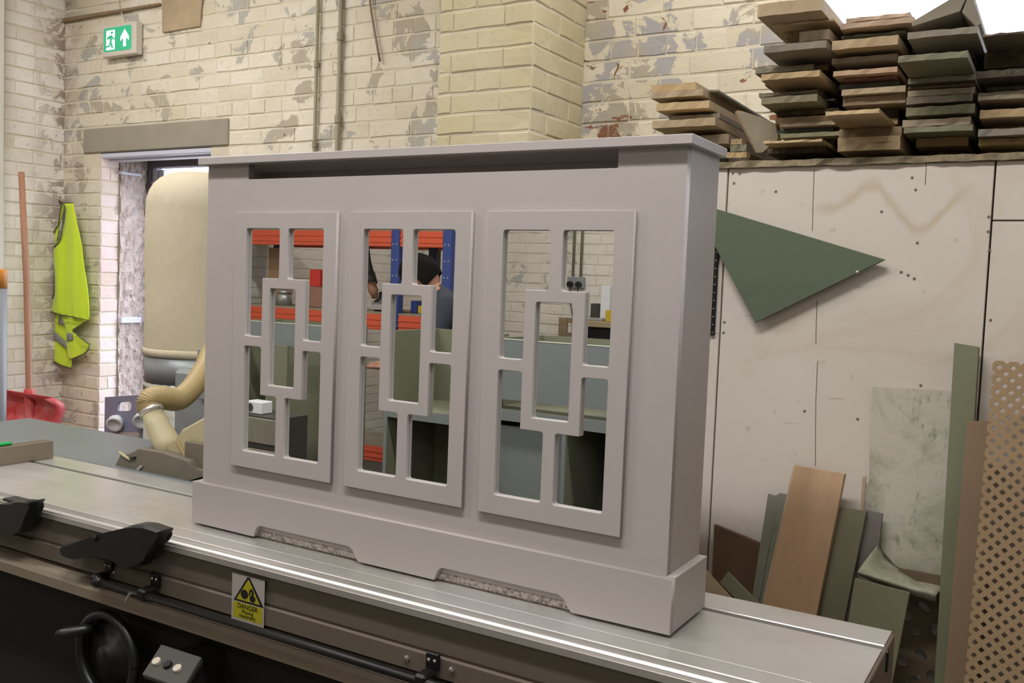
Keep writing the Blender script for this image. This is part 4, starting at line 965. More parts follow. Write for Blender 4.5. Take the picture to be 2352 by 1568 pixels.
for k, (pp, y) in enumerate((([(88, 631), (100, 626), (123, 626), (123, 642), (88, 646)], YW-0.066), ([(116, 751), (134, 770), (153, 788), (152, 802), (134, 787), (114, 770)], YW-0.060), ([(154, 765), (166, 765), (166, 781), (154, 784)], YW-0.072), ([(136, 724), (149, 726), (149, 748), (133, 744)], YW-0.060))):
    cloth('reflective_band', pp, y, vest, 'reflect', 0.004, sub=2)
for pp, y in (([(141, 468), (147, 470), (149, 480), (145, 512), (139, 547), (133, 560), (124, 567)], YW-0.084), ([(121, 578), (125, 600), (125, 627), (124, 675), (118, 690), (100, 697), (86, 692), (98, 705), (116, 716)], YW-0.070), ([(116, 716), (140, 723), (167, 728), (201, 734), (168, 757), (180, 772), (206, 791), (202, 804), (194, 812), (167, 824)], YW-0.086), ([(115, 825), (140, 839), (164, 846)], YW-0.060), ([(141, 467), (134, 517), (125, 530), (112, 560), (115, 570), (121, 577)], YW-0.064)):
    bm = NB(); tube(bm, [atY(px, py, y) for px, py in pp], 0.0035, 6); obj('dark_binding', bm, M['piping'], vest, True)
bm = NB(); tube(bm, [(hook.x, YW, hook.z+0.01), (hook.x, YW-0.05, hook.z+0.006), (hook.x, YW-0.085, hook.z+0.004), (hook.x, YW-0.092, hook.z+0.02)], 0.005, 8); tag(obj('coat_hook', bm, M['black_metal'], None, True, (hook.x, YW, hook.z)), 'dark wall hook in the corner holding the yellow vest', 'hook')

# red snow shovel on a low crate behind the saw
YS = 3.0
sh = thing('snow_shovel', (*atY(66, 905, YS).xy, 0.36), 'red plastic snow shovel with wooden handle leaning in the corner', 'shovel')
top = atY(49, 396, 3.13); soc = atY(67, 902, YS); low = atY(72, 985, YS-0.02)
bm = NB(); tube(bm, [top, top.lerp(soc, 0.5)+Vector((0, 0.008, 0)), soc, low], [0.0165, 0.0165, 0.0165, 0.0165], 12); obj('handle', bm, M['handle_wood'], sh, True)
x0 = atY(-18, 915, YS).x; x1 = atY(152, 905, YS).x; z1 = atY(110, 905, YS).z; z0 = 0.36
bm = NB(); nu, nv = 27, 12; G = []
for i in range(nu+1):
    r_ = []
    for j in range(nv+1):
        u_ = i/nu; v_ = j/nv; flare = 0.035*(1-v_)
        x = x0-flare+(x1-x0+2*flare)*u_; z = z0+(z1-z0)*v_
        y = YS+0.05*v_**2-0.12*(1-v_)-0.10*(max(0, v_-0.84)/0.16)**2
        side = max(0, abs(u_-0.5)*2-0.9)/0.1; y -= 0.07*side**2
        if 0.08 < v_ < 0.80 and abs(u_-0.5)*2 < 0.86: y += 0.009*math.sin(u_*math.pi*18)*min(1, (0.80-v_)*6)
        r_.append(bm.verts.new((x, y, z)))
    G.append(r_)
for i in range(nu):
    for j in range(nv): bm.faces.new((G[i][j], G[i+1][j], G[i+1][j+1], G[i][j+1]))
bmesh.ops.recalc_face_normals(bm, faces=bm.faces); bmesh.ops.solidify(bm, geom=bm.faces[:], thickness=0.005)
bl = obj('blade', bm, M['red_plastic'], sh, True)
bm = NB(); tube(bm, [soc+Vector((0, 0, 0.02)), soc, low, low+Vector((0.005, -0.06, -0.14))], [0.026, 0.027, 0.026, 0.010], 14); obj('socket', bm, M['red_plastic'], sh, True)
cr = thing('low_crate', ((x0+x1)/2, 2.9, 0), 'low wooden crate on the floor under the red shovel', 'crate')
for k in range(4):
    bm = NB(); box(bm, x0+0.03, x1+0.05, 2.70, 2.718, 0.01+k*0.088, 0.085+k*0.088, 0.003); obj('slat', bm, M['mdf_tan'], cr)
    bm = NB(); box(bm, x0+0.03, x1+0.05, 3.04, 3.058, 0.01+k*0.088, 0.085+k*0.088, 0.003); obj('slat', bm, M['mdf_tan'], cr)
for x in (x0+0.03, x1+0.03):
    bm = NB(); box(bm, x, x+0.02, 2.719, 3.039, 0.0, 0.345, 0.002); obj('end_board', bm, M['mdf_tan'], cr)
bm = NB(); box(bm, x0+0.05, x1+0.02, 2.72, 3.038, 0.335, 0.358); obj('lid', bm, M['mdf_brown'], cr)
# grey standing pipe with an orange top at the edge of the picture
c = atX(-14, 640, -4.40); zt_ = atX(14, 618, -4.40).z
gp = thing('standing_pipe', (c.x, c.y, 0), 'grey pipe with an orange band standing at the left edge of the picture', 'pipe')
rp = 0.056
bm = NB(); lathe(bm, (c.x, c.y, 0), [(rp, 0), (rp, zt_-0.09)], 24); obj('pipe_body', bm, M['grey_pipe'], gp, True)
bm = NB(); lathe(bm, (c.x, c.y, zt_-0.09), [(rp+0.001, 0), (rp+0.001, 0.082), (rp-0.006, 0.09), (0, 0.09)], 24); obj('orange_band', bm, M['orange'], gp, True)
# grey carry board leaning in the doorway
n = Vector((0.05, -0.98, 0.12)).normalized(); p0 = Vector((-4.36, 3.33, 0.7))
def cbp(px, py): return at_plane(px, py, p0, n)
A, B, C_, Dn = cbp(247, 912), cbp(351, 905), cbp(353, 1010), cbp(250, 995)
ux = (B-A).normalized(); uz = n.cross(ux)
if uz.z < 0: uz = -uz
cb = thing('carry_board', (A.x+0.2, 3.40, 0), 'grey board with a hand slot and white rollers leaning by the doorway', 'board')
wd = (B-A).length; low_ = A.z/uz.z
hole = round_poly([(wd*0.44+dx, -0.055+dz) for dx, dz in ((-0.055, -0.028), (0.055, -0.028), (0.055, 0.022), (-0.055, 0.022))], 0.02, 5)
me = plate2d([rectp(0, wd, -low_+0.001, 0), hole], 0.018, 0.001)
me.transform(Matrix(((ux.x, uz.x, n.x, A.x), (ux.y, uz.y, n.y, A.y), (ux.z, uz.z, n.z, A.z), (0, 0, 0, 1)))); link_mesh('board_face', me, M['lever_board'], cb)
for px, py in ((277, 962), (338, 955)):
    p = cbp(px, py); bm = NB(); lathe(bm, p+n*0.018, [(0.028, 0), (0.030, 0.02), (0.042, 0.026), (0.045, 0.06), (0.036, 0.066), (0.03, 0.05), (0, 0.05)], 20, (n*0.8+Vector((0.5, 0, -0.5))).normalized()); obj('roller', bm, M['white_plastic'], cb, True)
p = cbp(304, 1002); bm = NB(); prism(bm, [p+n*0.0185+ux*dx+uz*dz for dx, dz in ((-0.075, -0.02), (0.075, -0.025), (0.075, 0.02), (-0.075, 0.025))], n, 0.001); obj('paper_label', bm, M['label_white'], cb)

# dust extractor in front of the door
EC = Vector((-3.36, 2.90, 0)); ER = 0.228
zb0 = atY(365, 804, 2.82).z; zt0 = atY(430, 398, 2.90).z
ex = thing('dust_extractor', EC, 'dust extractor with a tall cream cloth bag standing in front of the open door', 'dust extractor')
bm = NB(); prof = [(ER*0.985, 0), (ER*1.0, 0.03), (ER*0.99, 0.2), (ER*1.01, 0.45)]
hb = zt0-zb0
for k in range(8):
    a_ = k/7*math.pi/2; prof.append((ER*math.cos(a_)**0.6 if k < 7 else 0.0, hb-0.16+0.16*math.sin(a_)))
lathe(bm, EC+Vector((0, 0, zb0)), prof, 40); obj('filter_bag', bm, M['bag'], ex, True)
bm = NB(); lathe(bm, EC+Vector((0, 0, zb0-0.012)), [(ER*1.015, 0), (ER*1.02, 0.03), (ER*0.98, 0.035)], 40); obj('bag_band', bm, M['bag'], ex, True)
bm = NB(); lathe(bm, EC+Vector((0, 0, zb0-0.13)), [(ER*0.98, 0), (ER*0.99, 0.12)], 40); obj('filter_ring', bm, M['galv'], ex, True)
bm = NB(); lathe(bm, EC+Vector((0, 0, zb0-0.165)), [(ER*1.0, 0), (ER*1.0, 0.018)], 40); obj('dark_strap', bm, M['panel_grey'], ex, True)
bm = NB(); lathe(bm, EC+Vector((0, 0, 0.12)), [(0.0, 0.0), (ER*0.85, 0.02), (ER*1.0, 0.2), (ER*0.98, zb0-0.13-0.12)], 32); obj('collection_bag', bm, M['clearbag'], ex, True)
bm = NB(); box(bm, EC.x-0.3, EC.x+0.45, EC.y-0.28, EC.y+0.28, 0.05, 0.10, 0.006); obj('base_plate', bm, M['galv'], ex)
for sx_ in (-0.26, 0.40):
    for sy_ in (-0.24, 0.24):
        bm = NB(); cyl(bm, (EC.x+sx_, EC.y+sy_-0.012, 0.025), (EC.x+sx_, EC.y+sy_+0.012, 0.025), 0.025, 14); obj('castor', bm, M['black_plastic'], ex)
bm = NB(); box(bm, EC.x+0.10, EC.x+0.42, EC.y-0.22, EC.y+0.2, 0.10, zb0-0.05, 0.02); obj('fan_housing', bm, M['galv'], ex)
for py in (818, 905):
    p = atY(463, py, 2.66); bm = NB(); box(bm, p.x-0.022, p.x+0.022, 2.655, 2.685, p.z-0.022, p.z+0.03, 0.003); obj('bracket', bm, M['galv'], ex)

# flexible hose to the blade guard
def bez(P, n):
    out = []
    for i in range(len(P)-1):
        p0 = P[max(i-1, 0)]; p1 = P[i]; p2 = P[i+1]; p3 = P[min(i+2, len(P)-1)]
        for k in range(n):
            t_ = k/n; out.append(0.5*((2*p1)+(p2-p0)*t_+(2*p0-5*p1+4*p2-p3)*t_*t_+(3*p1-p0-3*p2+p3)*t_**3))
    out.append(P[-1]); return out
HP = [Vector((-2.83, 2.80, 1.12)), Vector((-2.70, 2.62, 1.17)), atY(500, 800, 2.42), atY(468, 850, 2.28), atY(440, 892, 2.18), atY(408, 917, 2.10), atY(372, 913, 2.03), atY(347, 915, 1.99), atY(341, 930, 1.98), atY(350, 948, 1.98)]
pts = bez(HP, 22); bm = NB(); tube(bm, pts, [0.0350+0.0030*math.cos(k*math.pi*2/3) for k in range(len(pts))], 16)
fh = thing('extraction_hose', HP[0], 'ribbed beige flexible hose running from the extractor down to the blade guard', 'hose')
obj('hose_tube', bm, M['hose'], fh, True)
d = (HP[-1]-HP[-2]).normalized(); e0 = HP[-1]
bm = NB(); cyl(bm, e0-d*0.012, e0+d*0.002, 0.0385, 20); obj('hose_clamp', bm, M['alu_bright'], fh, True)
# overhead blade guard with extraction hood
bg = thing('blade_guard', atY(420, 1105, 1.93), 'dusty cream extraction hood over a grey blade guard on the saw table', 'blade guard')
bm = NB(); q0 = atY(352, 952, 1.98)
tube(bm, [e0+d*0.003, atY(362, 975, 1.98), atY(380, 1012, 1.985), atY(398, 1042, 1.99)], [0.0365, 0.040, 0.046, 0.052], 16, flat=(1, 0.8)); obj('hood_duct', bm, M['guard_cream'], bg, True)
bm = NB(); prism(bm, [atY(px, py, 1.955) for px, py in ((354, 1030), (405, 1015), (414, 988), (500, 940), (530, 990), (530, 1130), (462, 1100), (430, 1066), (352, 1046))], (0, 1, 0), 0.075, 0.006); obj('hood_side', bm, M['guard_cream'], bg)
bm = NB(); tube(bm, [atY(407, 1012, 1.952), atY(425, 1045, 1.952), atY(450, 1075, 1.952)], 0.006, 6); obj('hood_rib', bm, M['hose'], bg)
bm = NB(); prism(bm, [atY(px, py, 1.915) for px, py in ((261, 1073), (276, 1042), (296, 1046), (318, 1029), (372, 1040), (432, 1058), (445, 1078), (474, 1082), (474, 1092), (440, 1102), (412, 1104))], (0, 1, 0), 0.05, 0.003); obj('guard_shoe', bm, M['guard_dark'], bg)
bm = NB(); tube(bm, [atY(274, 1038, 1.912), atY(285, 1046, 1.912), atY(300, 1056, 1.912)], [0.004, 0.005, 0.003], 6); obj('shoe_lip', bm, M['guard_cream'], bg)
bm = NB(); prism(bm, [atY(px, py, 1.913) for px, py in ((311, 1080), (322, 1068), (330, 1069), (318, 1081))], (0, -1, 0), 0.002); obj('white_mark', bm, M['label_white'], bg)
bm = NB(); prism(bm, [atY(px, py, 1.913) for px, py in ((294, 1052), (312, 1048), (312, 1054), (296, 1057))], (0, -1, 0), 0.003); obj('slot', bm, M['black_metal'], bg)
p = atY(454, 1074, 1.95); bm = NB(); lathe(bm, p, [(0.010, 0), (0.010, 0.004), (0.006, 0.008), (0, 0.008)], 14, (0, -1, 0)); obj('clamp_screw', bm, M['screw'], bg)
bm = NB(); box(bm, -2.30, -1.75, 1.94, 1.95, ZTAB+0.001, ZTAB+0.11, 0.002); obj('riving_plate', bm, M['guard_dark'], bg)

# ================================================================ what stands behind the camera and shows in the mirrors
M['orange_beam'] = pmat('orange_beam', (206, 84, 52), 0.45)
M['blue_upright'] = pmat('blue_upright', (48, 66, 128), 0.45)
M['navy_upright'] = pmat('navy_upright', (30, 36, 66), 0.5)
M['card'] = pmat('cardboard', (150, 120, 88), 0.85, 0, 0.08, 6)
M['card_brown'] = pmat('cardboard_brown', (146, 108, 90), 0.85, 0, 0.08, 6)
M['carcass_blue'] = pmat('pale_blue_grey_board', (118, 123, 121), 0.7, 0, 0.05, 4)
M['carcass_green'] = pmat('olive_interior', (116, 116, 94), 0.8, 0, 0.06, 4)
M['carcass_edge'] = pmat('pale_cut_edge', (190, 192, 176), 0.7)
M['red_box'] = pmat('red_box', (196, 48, 36), 0.5)
M['tin'] = pmat('silver_tin', (168, 168, 160), 0.35, 0.6)
M['skin'] = pmat('skin', (186, 134, 108), 0.6, 0, 0.05, 20)
M['hair'] = pmat('dark_hair', (20, 16, 14), 0.85, 0, 0.2, 60, 0.3, 120, 0.15)
M['jumper'] = pmat('dark_work_jumper', (52, 56, 64), 0.9, 0, 0.1, 30)
M['trousers'] = pmat('dark_work_trousers', (44, 44, 48), 0.9, 0, 0.1, 30)
M['shoe'] = pmat('black_boot', (24, 22, 20), 0.6)
M['blue_box'] = pmat('blue_carton', (40, 56, 120), 0.5)
M['yellow_box'] = pmat('yellow_carton', (196, 166, 40), 0.5)
M['bench_top'] = wood('bench_top_wood', (176, 156, 122), (150, 130, 98), 5, stretch=(0.1, 1, 1))
VR = 4.75; YR_ = 2*YM-VR                      # front of the rack
def mx(px, v=VR): return atM(px, 640, v).x
zu = atM(720, 546, VR).z; zl = atM(860, 738, VR).z; zq = 0.36; bh = 0.05
rk = thing('shelving_rack', (mx(800), YR_, 0), 'orange and blue steel shelving rack along the rear wall, seen in the mirrors', 'shelving')
ux_ = [max(mx(545), XLW+0.04), mx(912), mx(1030)]
for i, x in enumerate(ux_):
    for (y, m) in ((YR_, 'blue_upright'), (YR_-0.40, 'navy_upright')):
        bm = NB(); box(bm, x-0.032, x+0.032, y-0.03, y+0.03, 0.0, zu+0.06, 0.004); u = obj('upright', bm, M[m], rk)
        for k in range(10):
            for s in (-0.014, 0.014):
                bm = NB(); lathe(bm, (x+s, y+0.0302, zl-0.1+k*0.10), [(0.006, 0), (0.006, 0.0006), (0, 0.0006)], 6, (0, 1, 0)); obj('hole_mark', bm, M['label_white'], u)
for a, b in zip(ux_, ux_[1:]):
    for z in (zu, zl, zq):
        for y in (YR_, YR_-0.40):
            bm = NB(); box(bm, a+0.034, b-0.034, y-0.02, y+0.022, z-bh, z+bh, 0.003)
            for q in (-0.018, 0.018): box(bm, a+0.034, b-0.034, y+0.022, y+0.027, z+q-0.008, z+q+0.008, 0.002)
            obj('beam', bm, M['orange_beam'], rk)
        bm = NB(); box(bm, a+0.01, b-0.01, YR_-0.42, YR_+0.02, z+bh, z+bh+0.012); obj('shelf_board', bm, M['mdf_grey'], rk)
zs = zl+bh+0.0125; zs2 = zu+bh+0.0125
def mbox(name, px0, px1, py0, m, label, cat, v=4.85, z0=None, dep=0.25, py1=None):
    a = atM(px0, py0, v); b = atM(px1, py0, v); z0 = zs if z0 is None else z0
    bm = NB(); box(bm, a.x, b.x, a.y-dep, a.y, z0, a.z, 0.004)
    return tag(obj(name, bm, M[m], None, False, ((a.x+b.x)/2, a.y, z0)), label, cat)
b1 = mbox('cardboard_box', 700, 740, 658, 'card_brown', 'brown cardboard box on the rack shelf under the red box, seen in the mirror', 'box')
z1_ = atM(720, 658, 4.85).z
mbox('red_box', 711, 735, 618, 'red_box', 'small red box on top of the brown cardboard box in the mirror', 'box', z0=z1_+0.001)
mbox('cardboard_box', 616, 641, 568, 'card', 'tall tan cardboard box on the rack shelf left of the navy upright in the mirror', 'box', v=4.93, dep=0.15)
mbox('cardboard_box', 598, 611, 686, 'card', 'low cardboard box at the left end of the rack in the mirror', 'box', v=4.87, dep=0.05)
mbox('wooden_box', 598, 610, 645, 'mdf_brown', 'brown wooden tray stacked on the low cardboard box in the mirror', 'box', v=4.91, z0=atM(590, 686, 4.87).z+0.001, dep=0.04)
c = atM(641, 700, 4.83); tn = thing('tin_can', (c.x, c.y-0.05, zs), 'silver lidded tin can on the rack shelf in the first mirror', 'tin')
zt_ = atM(641, 680, 4.83).z
bm = NB(); lathe(bm, (c.x, c.y-0.05, zs), [(0.055, 0), (0.055, zt_-zs), (0.045, zt_-zs+0.02)], 24); obj('can_body', bm, M['tin'], tn, True)
bm = NB(); lathe(bm, (c.x, c.y-0.05, zt_+0.02), [(0.05, 0), (0.05, 0.02), (0.03, 0.028), (0, 0.028)], 24); obj('lid', bm, M['tin'], tn, True)
c = atM(868, 705, 4.83); bt = thing('spray_bottle', (c.x, c.y-0.05, zs), 'black bottle with a white printed label on the rack shelf in the mirror', 'bottle')
zt_ = atM(868, 684, 4.83).z
bm = NB(); lathe(bm, (c.x, c.y-0.05, zs), [(0.055, 0), (0.058, 0.01), (0.058, zt_-zs-0.02), (0.03, zt_-zs), (0.025, zt_-zs+0.04), (0, zt_-zs+0.04)], 24); obj('bottle_body', bm, M['black_plastic'], bt, True)
bm = NB(); box(bm, c.x-0.05, c.x+0.05, c.y+0.006, c.y+0.0095, zs+0.012, zt_-0.03); lb = obj('label', bm, M['label_white'], bt)
for s, zz, sz in (('KTX', 0.085, 0.045), ('44.0xG', 0.045, 0.032)):
    me = text_mesh(s, sz); me.transform(Matrix(((-1, 0, 0, c.x), (0, 0, 1, c.y+0.010), (0, 1, 0, zs+zz), (0, 0, 0, 1)))); link_mesh('lettering', me, M['label_black'], lb)
mbox('carton', 921, 938, 711, 'card', 'small tan carton beside the blue upright in the second mirror', 'box', v=4.83)
mbox('carton', 943, 956, 690, 'blue_box', 'blue carton in the middle of the right rack bay in the mirror', 'box', v=4.85)
mbox('carton', 959, 974, 702, 'yellow_box', 'yellow carton right of the blue carton in the mirror', 'box', v=4.87)
mbox('carton', 985, 1014, 714, 'mdf_dark', 'low dark carton at the right end of the rack in the mirror', 'box', v=4.87)
# tools hanging left of the blue upright
p = atM(851, 615, 5.07); hg = thing('hanging_tools', (p.x, p.y, atM(851, 680, 5.07).z), 'bunch of grey and brown tools hanging on the rear wall in the mirror', 'tools')
bm = NB(); tube(bm, [atM(845, 560, 5.11), atM(849, 600, 5.09), atM(851, 630, 5.07)], [0.008, 0.012, 0.03], 8); tube(bm, [atM(851, 628, 5.07), atM(853, 650, 5.05)], [0.035, 0.045], 10); obj('tool_body', bm, M['panel_grey'], hg, True)
bm = NB(); tube(bm, [atM(853, 650, 5.05), atM(858, 668, 5.05), atM(862, 685, 5.05)], [0.03, 0.035, 0.02], 8); obj('tool_head', bm, M['handle_wood'], hg, True)
# things on the upper shelf
for i, (p0_, p1_, py, m, w) in enumerate(((572, 638, 522, 'mdf_grey', 'grey bundle'), (662, 700, 520, 'mdf_green', 'green bundle'), (706, 760, 518, 'mdf_pale', 'pale bundle'), (835, 905, 519, 'mdf_grey', 'dull grey roll'), (940, 1010, 520, 'mdf_green', 'mossy plank'))):
    mbox('shelf_bundle', p0_, p1_, py, m, '%s on the upper rack shelf seen in the mirrors' % w, 'bundle', v=4.90, z0=zs2, dep=0.3)
# double socket with two conduits on the rear wall
YV = 2*YM-6.795+0.0; cs = atM(1323, 648, 6.78)
sk = thing('wall_socket', (cs.x, YREAR, cs.z), 'grey double wall socket with two black plugs seen in the third mirror', 'socket')
bm = NB(); box(bm, cs.x-0.075, cs.x+0.075, YREAR+0.006, YREAR+0.045, cs.z-0.045, cs.z+0.045, 0.006); obj('socket_plate', bm, M['galv'], sk)
for s in (-0.038, 0.038):
    bm = NB(); lathe(bm, (cs.x+s, YREAR+0.045, cs.z-0.015), [(0.026, 0), (0.026, 0.02), (0.02, 0.035), (0, 0.035)], 14, (0, 1, 0)); pg = obj('plug', bm, M['black_plastic'], sk)
    bm = NB(); tube(bm, [(cs.x+s, YREAR+0.06, cs.z-0.03), (cs.x+s*0.8, YREAR+0.055, cs.z-0.16), (cs.x+s*0.2+0.05, YREAR+0.05, cs.z-0.45)], 0.005, 6); obj('flex', bm, M['black_plastic'], pg)
for i, s in enumerate((-0.035, 0.035)):
    bm = NB(); tube(bm, [(cs.x+s, YREAR+0.018, cs.z+0.05), (cs.x+s, YREAR+0.018, ZC)], 0.011, 10); tag(obj('rear_conduit', bm, M['conduit'], None, True, (cs.x+s, YREAR, cs.z)), '%s conduit pipe rising from the double socket in the mirror' % ('left' if i == 0 else 'right'), 'pipe')
# workbench at the rear wall, right mirror
za = atM(1375, 738, 6.3).z; xb0 = mx(1338, 6.3); yb = 2*YM-6.3
wb = thing('workbench', (xb0+0.6, yb-0.3, 0), 'timber workbench with a black front under the wall socket, seen in the third mirror', 'workbench')
bm = NB(); box(bm, xb0, xb0+1.5, YREAR+0.04, yb, za-0.045, za, 0.004); obj('bench_top', bm, M['bench_top'], wb)
bm = NB(); box(bm, xb0+0.03, xb0+1.47, yb-0.05, yb-0.03, 0.12, za-0.046); obj('front_panel', bm, M['black_body'], wb)
for x in (xb0+0.03, xb0+1.40):
    for y in (YREAR+0.06, yb-0.12):
        bm = NB(); box(bm, x, x+0.07, y, y+0.06, 0, za-0.046); obj('leg', bm, M['mdf_brown'], wb)
def bbox_(name, px0, px1, py, v, m, label, cat, dep=0.15, z0=None):
    return mbox(name, px0, px1, py, m, label, cat, v=v, z0=za+0.0005 if z0 is None else z0, dep=dep)
bbox_('white_cabinet', 1381, 1402, 655, 6.42, 'white_plastic', 'tall white machine box standing on the workbench in the mirror', 'box', 0.12)
bbox_('carton', 1391, 1412, 712, 6.34, 'yellow_box', 'yellow carton in front of the white machine box on the workbench in the mirror', 'box', 0.05)
bbox_('small_case', 1357, 1377, 696, 6.50, 'panel_grey', 'dark small case on the workbench left of the white box in the mirror', 'box', 0.1)
bbox_('paper_pile', 1352, 1384, 729, 6.36, 'label_white', 'low pile of white papers on the workbench in the mirror', 'papers', 0.05)
# brown slatted rack standing on the floor left of the bench
a = atM(1284, 722, 6.2); b = atM(1320, 722, 6.2)
wr_ = thing('wooden_rack', (a.x+0.08, a.y, 0), 'brown wooden rack with open slots beside the workbench in the mirror', 'rack')
bm = NB(); box(bm, a.x, a.x+0.07, a.y-0.02, a.y, 0, a.z-0.02, 0.002); obj('rack_side', bm, M['mdf_brown'], wr_)
bm = NB(); box(bm, b.x-0.02, b.x+0.04, a.y-0.02, a.y, 0, a.z+0.02, 0.002); obj('rack_side', bm, M['mdf_brown'], wr_)
for k in range(9):
    bm = NB(); box(bm, a.x+0.071, b.x-0.021, a.y-0.02, a.y-0.002, a.z-0.06-k*0.11, a.z-0.02-k*0.11, 0.002); obj('rack_slat', bm, M['mdf_brown'], wr_)

# pale carcasses standing behind the camera
def carcass(name, px0, px1, pytop, v, dep, label, shelf_py=None, rail_py=None, back='carcass_green'):
    a = atM(px0, pytop, v); b = atM(px1, pytop, v); x0, x1, y1 = a.x, b.x, a.y; y0 = y1-dep; zt_ = (a.z+b.z)/2
    r = thing(name, ((x0+x1)/2, y1, 0), label, 'cabinet')
    for x in (x0, x1-0.018):
        bm = NB(); box(bm, x, x+0.018, y0, y1-0.001, 0, zt_, 0.0008); s_ = obj('side_panel', bm, M['carcass_green'], r)
        bm = NB(); box(bm, x, x+0.018, y1-0.001, y1, 0, zt_); obj('edge_strip', bm, M['carcass_blue'], s_)
    bm = NB(); box(bm, x0+0.0185, x1-0.0185, y0, y0+0.009, 0.06, zt_); obj('back_panel', bm, M[back], r)
    bm = NB(); box(bm, x0+0.0185, x1-0.0185, y0+0.0095, y1-0.02, 0.06, 0.078); obj('bottom_panel', bm, M['carcass_green'], r)
    if shelf_py:
        z = atM((px0+px1)/2, shelf_py, v).z
        bm = NB(); box(bm, x0+0.0185, x1-0.0185, y0+0.0095, y1-0.004, z-0.02, z); sh_ = obj('shelf', bm, M['carcass_green'], r)
        bm = NB(); box(bm, x0+0.0185, x1-0.0185, y1-0.003, y1, z-0.045, z+0.001); obj('edge_strip', bm, M['carcass_blue'], sh_)
    if rail_py:
        z = atM((px0+px1)/2, rail_py, v).z
        bm = NB(); box(bm, x0+0.0185, x1-0.0185, y1-0.019, y1-0.001, z, zt_-0.001); rl = obj('top_rail', bm, M['carcass_blue'], r)
        bm = NB(); box(bm, x0+0.0185, x1-0.0185, y1-0.020, y1, zt_-0.0009, zt_+0.002); obj('edge_strip', bm, M['carcass_edge'], rl)
    return r, x0, x1, y0, y1, zt_
CA = carcass('cabinet_carcass', 1120, 1440, 787, 3.30, 0.45, 'pale blue grey cabinet carcass with a wide top rail, seen in the third mirror', 955, 930)
r0, cx0, cx1, cy0, cy1, cz = CA
xm = atM(1288, 1050, 3.30).x; zz = atM(1200, 985, 3.30).z
bm = NB(); box(bm, cx0+0.02, xm, cy1-0.05, cy1-0.032, 0.08, zz); obj('lower_front', bm, M['carcass_blue'], r0)
bm = NB(); box(bm, xm+0.001, xm+0.019, cy0+0.01, cy1-0.004, 0.08, zz); dv = obj('divider', bm, M['carcass_green'], r0)
bm = NB(); box(bm, xm+0.001, xm+0.019, cy1-0.0035, cy1-0.001, 0.08, zz); obj('edge_strip', bm, M['carcass_blue'], dv)
r_, x0, x1, y0, y1, zt_ = carcass('cabinet_carcass', 888, 1062, 765, 3.45, 0.40, 'green lined cabinet carcass with pale side edges, seen in the middle mirror', 945)
carcass('cabinet_carcass', 545, 752, 742, 3.60, 0.32, 'pale blue grey cabinet carcass seen in the first mirror', None, 795)
a = atM(612, 790, 3.56); b = atM(660, 790, 3.56)
bm = NB(); box(bm, a.x, b.x, a.y-0.018, a.y, 0, a.z, 0.001); tag(obj('olive_door_blank', bm, M['carcass_green'], None, False, (a.x, a.y, 0)), 'olive board standing in front of the pale carcass in the first mirror', 'board')
# small white meter on a drawer unit, lower left of the first mirror
a = atM(552, 948, 3.20); b = atM(640, 948, 3.20)
du = thing('drawer_unit', ((a.x+b.x)/2, a.y-0.1, 0), 'grey drawer unit low in the first mirror', 'drawers')
bm = NB(); box(bm, a.x, b.x, a.y-0.20, a.y, 0, a.z, 0.003); obj('unit_body', bm, M['panel_grey'], du)
for k in range(3):
    bm = NB(); box(bm, a.x+0.01, b.x-0.01, a.y+0.0005, a.y+0.012, a.z-0.13-k*0.15, a.z-0.01-k*0.15, 0.003); obj('drawer', bm, M['mdf_grey'], du)
c = atM(578, 935, 3.22); mt = thing('white_meter', (c.x, c.y-0.04, a.z+0.001), 'small white box with a round dial on the drawer unit in the first mirror', 'meter')
bm = NB(); box(bm, c.x-0.045, c.x+0.06, c.y-0.08, c.y-0.005, a.z+0.001, a.z+0.06, 0.004); obj('meter_case', bm, M['white_plastic'], mt)
bm = NB(); lathe(bm, (c.x-0.015, c.y-0.005, a.z+0.03), [(0.02, 0), (0.02, 0.004), (0.014, 0.004), (0.014, 0.002), (0, 0.002)], 18, (0, 1, 0)); obj('dial', bm, M['panel_grey'], mt)

# ---- person bending over a bench, seen in the middle mirror
hp = atM(968, 614, 4.3)                        # middle of the head
def skin_body(name, joints, edges, radii, mats, matfn, parent=None, loc=None):
    me = bpy.data.meshes.new(name); me.from_pydata([tuple(j) for j in joints], edges, []); me.update()
    o = bpy.data.objects.new(name, me); COL.objects.link(o)
    m = o.modifiers.new('skin', 'SKIN'); m.use_smooth_shade = True
    sv = me.skin_vertices[0].data if me.skin_vertices else None
    if sv is None:
        bpy.context.view_layer.objects.active = o; me.skin_vertices.new() if hasattr(me.skin_vertices, 'new') else None; sv = me.skin_vertices[0].data
    for k, r in enumerate(radii):
        sv[k].radius = r if isinstance(r, tuple) else (r, r)
        sv[k].use_root = (k == 0)
    s = o.modifiers.new('sub', 'SUBSURF'); s.levels = 2; s.render_levels = 2
    bpy.context.view_layer.update(); dg = bpy.context.evaluated_depsgraph_get()
    me2 = bpy.data.meshes.new_from_object(o.evaluated_get(dg)); bpy.data.objects.remove(o); me2.materials.clear()
    for mm in mats: me2.materials.append(mm)
    for p in me2.polygons: p.material_index = matfn(p.center); p.use_smooth = True
    o2 = bpy.data.objects.new(name, me2); COL.objects.link(o2)
    if parent: o2.parent = parent; me2.transform(Matrix.Translation(-base_of(parent)))
    return o2
F = Vector((-0.9, 0.43, 0)).normalized()        # facing
Sd = Vector((-F.y, F.x, 0))                      # left side
pel = Vector((hp.x, hp.y, 0))-F*0.345+Vector((0, 0, 0.94))
def J(f, s, z): return Vector((pel.x, pel.y, 0))+F*f+Sd*s+Vector((0, 0, z))
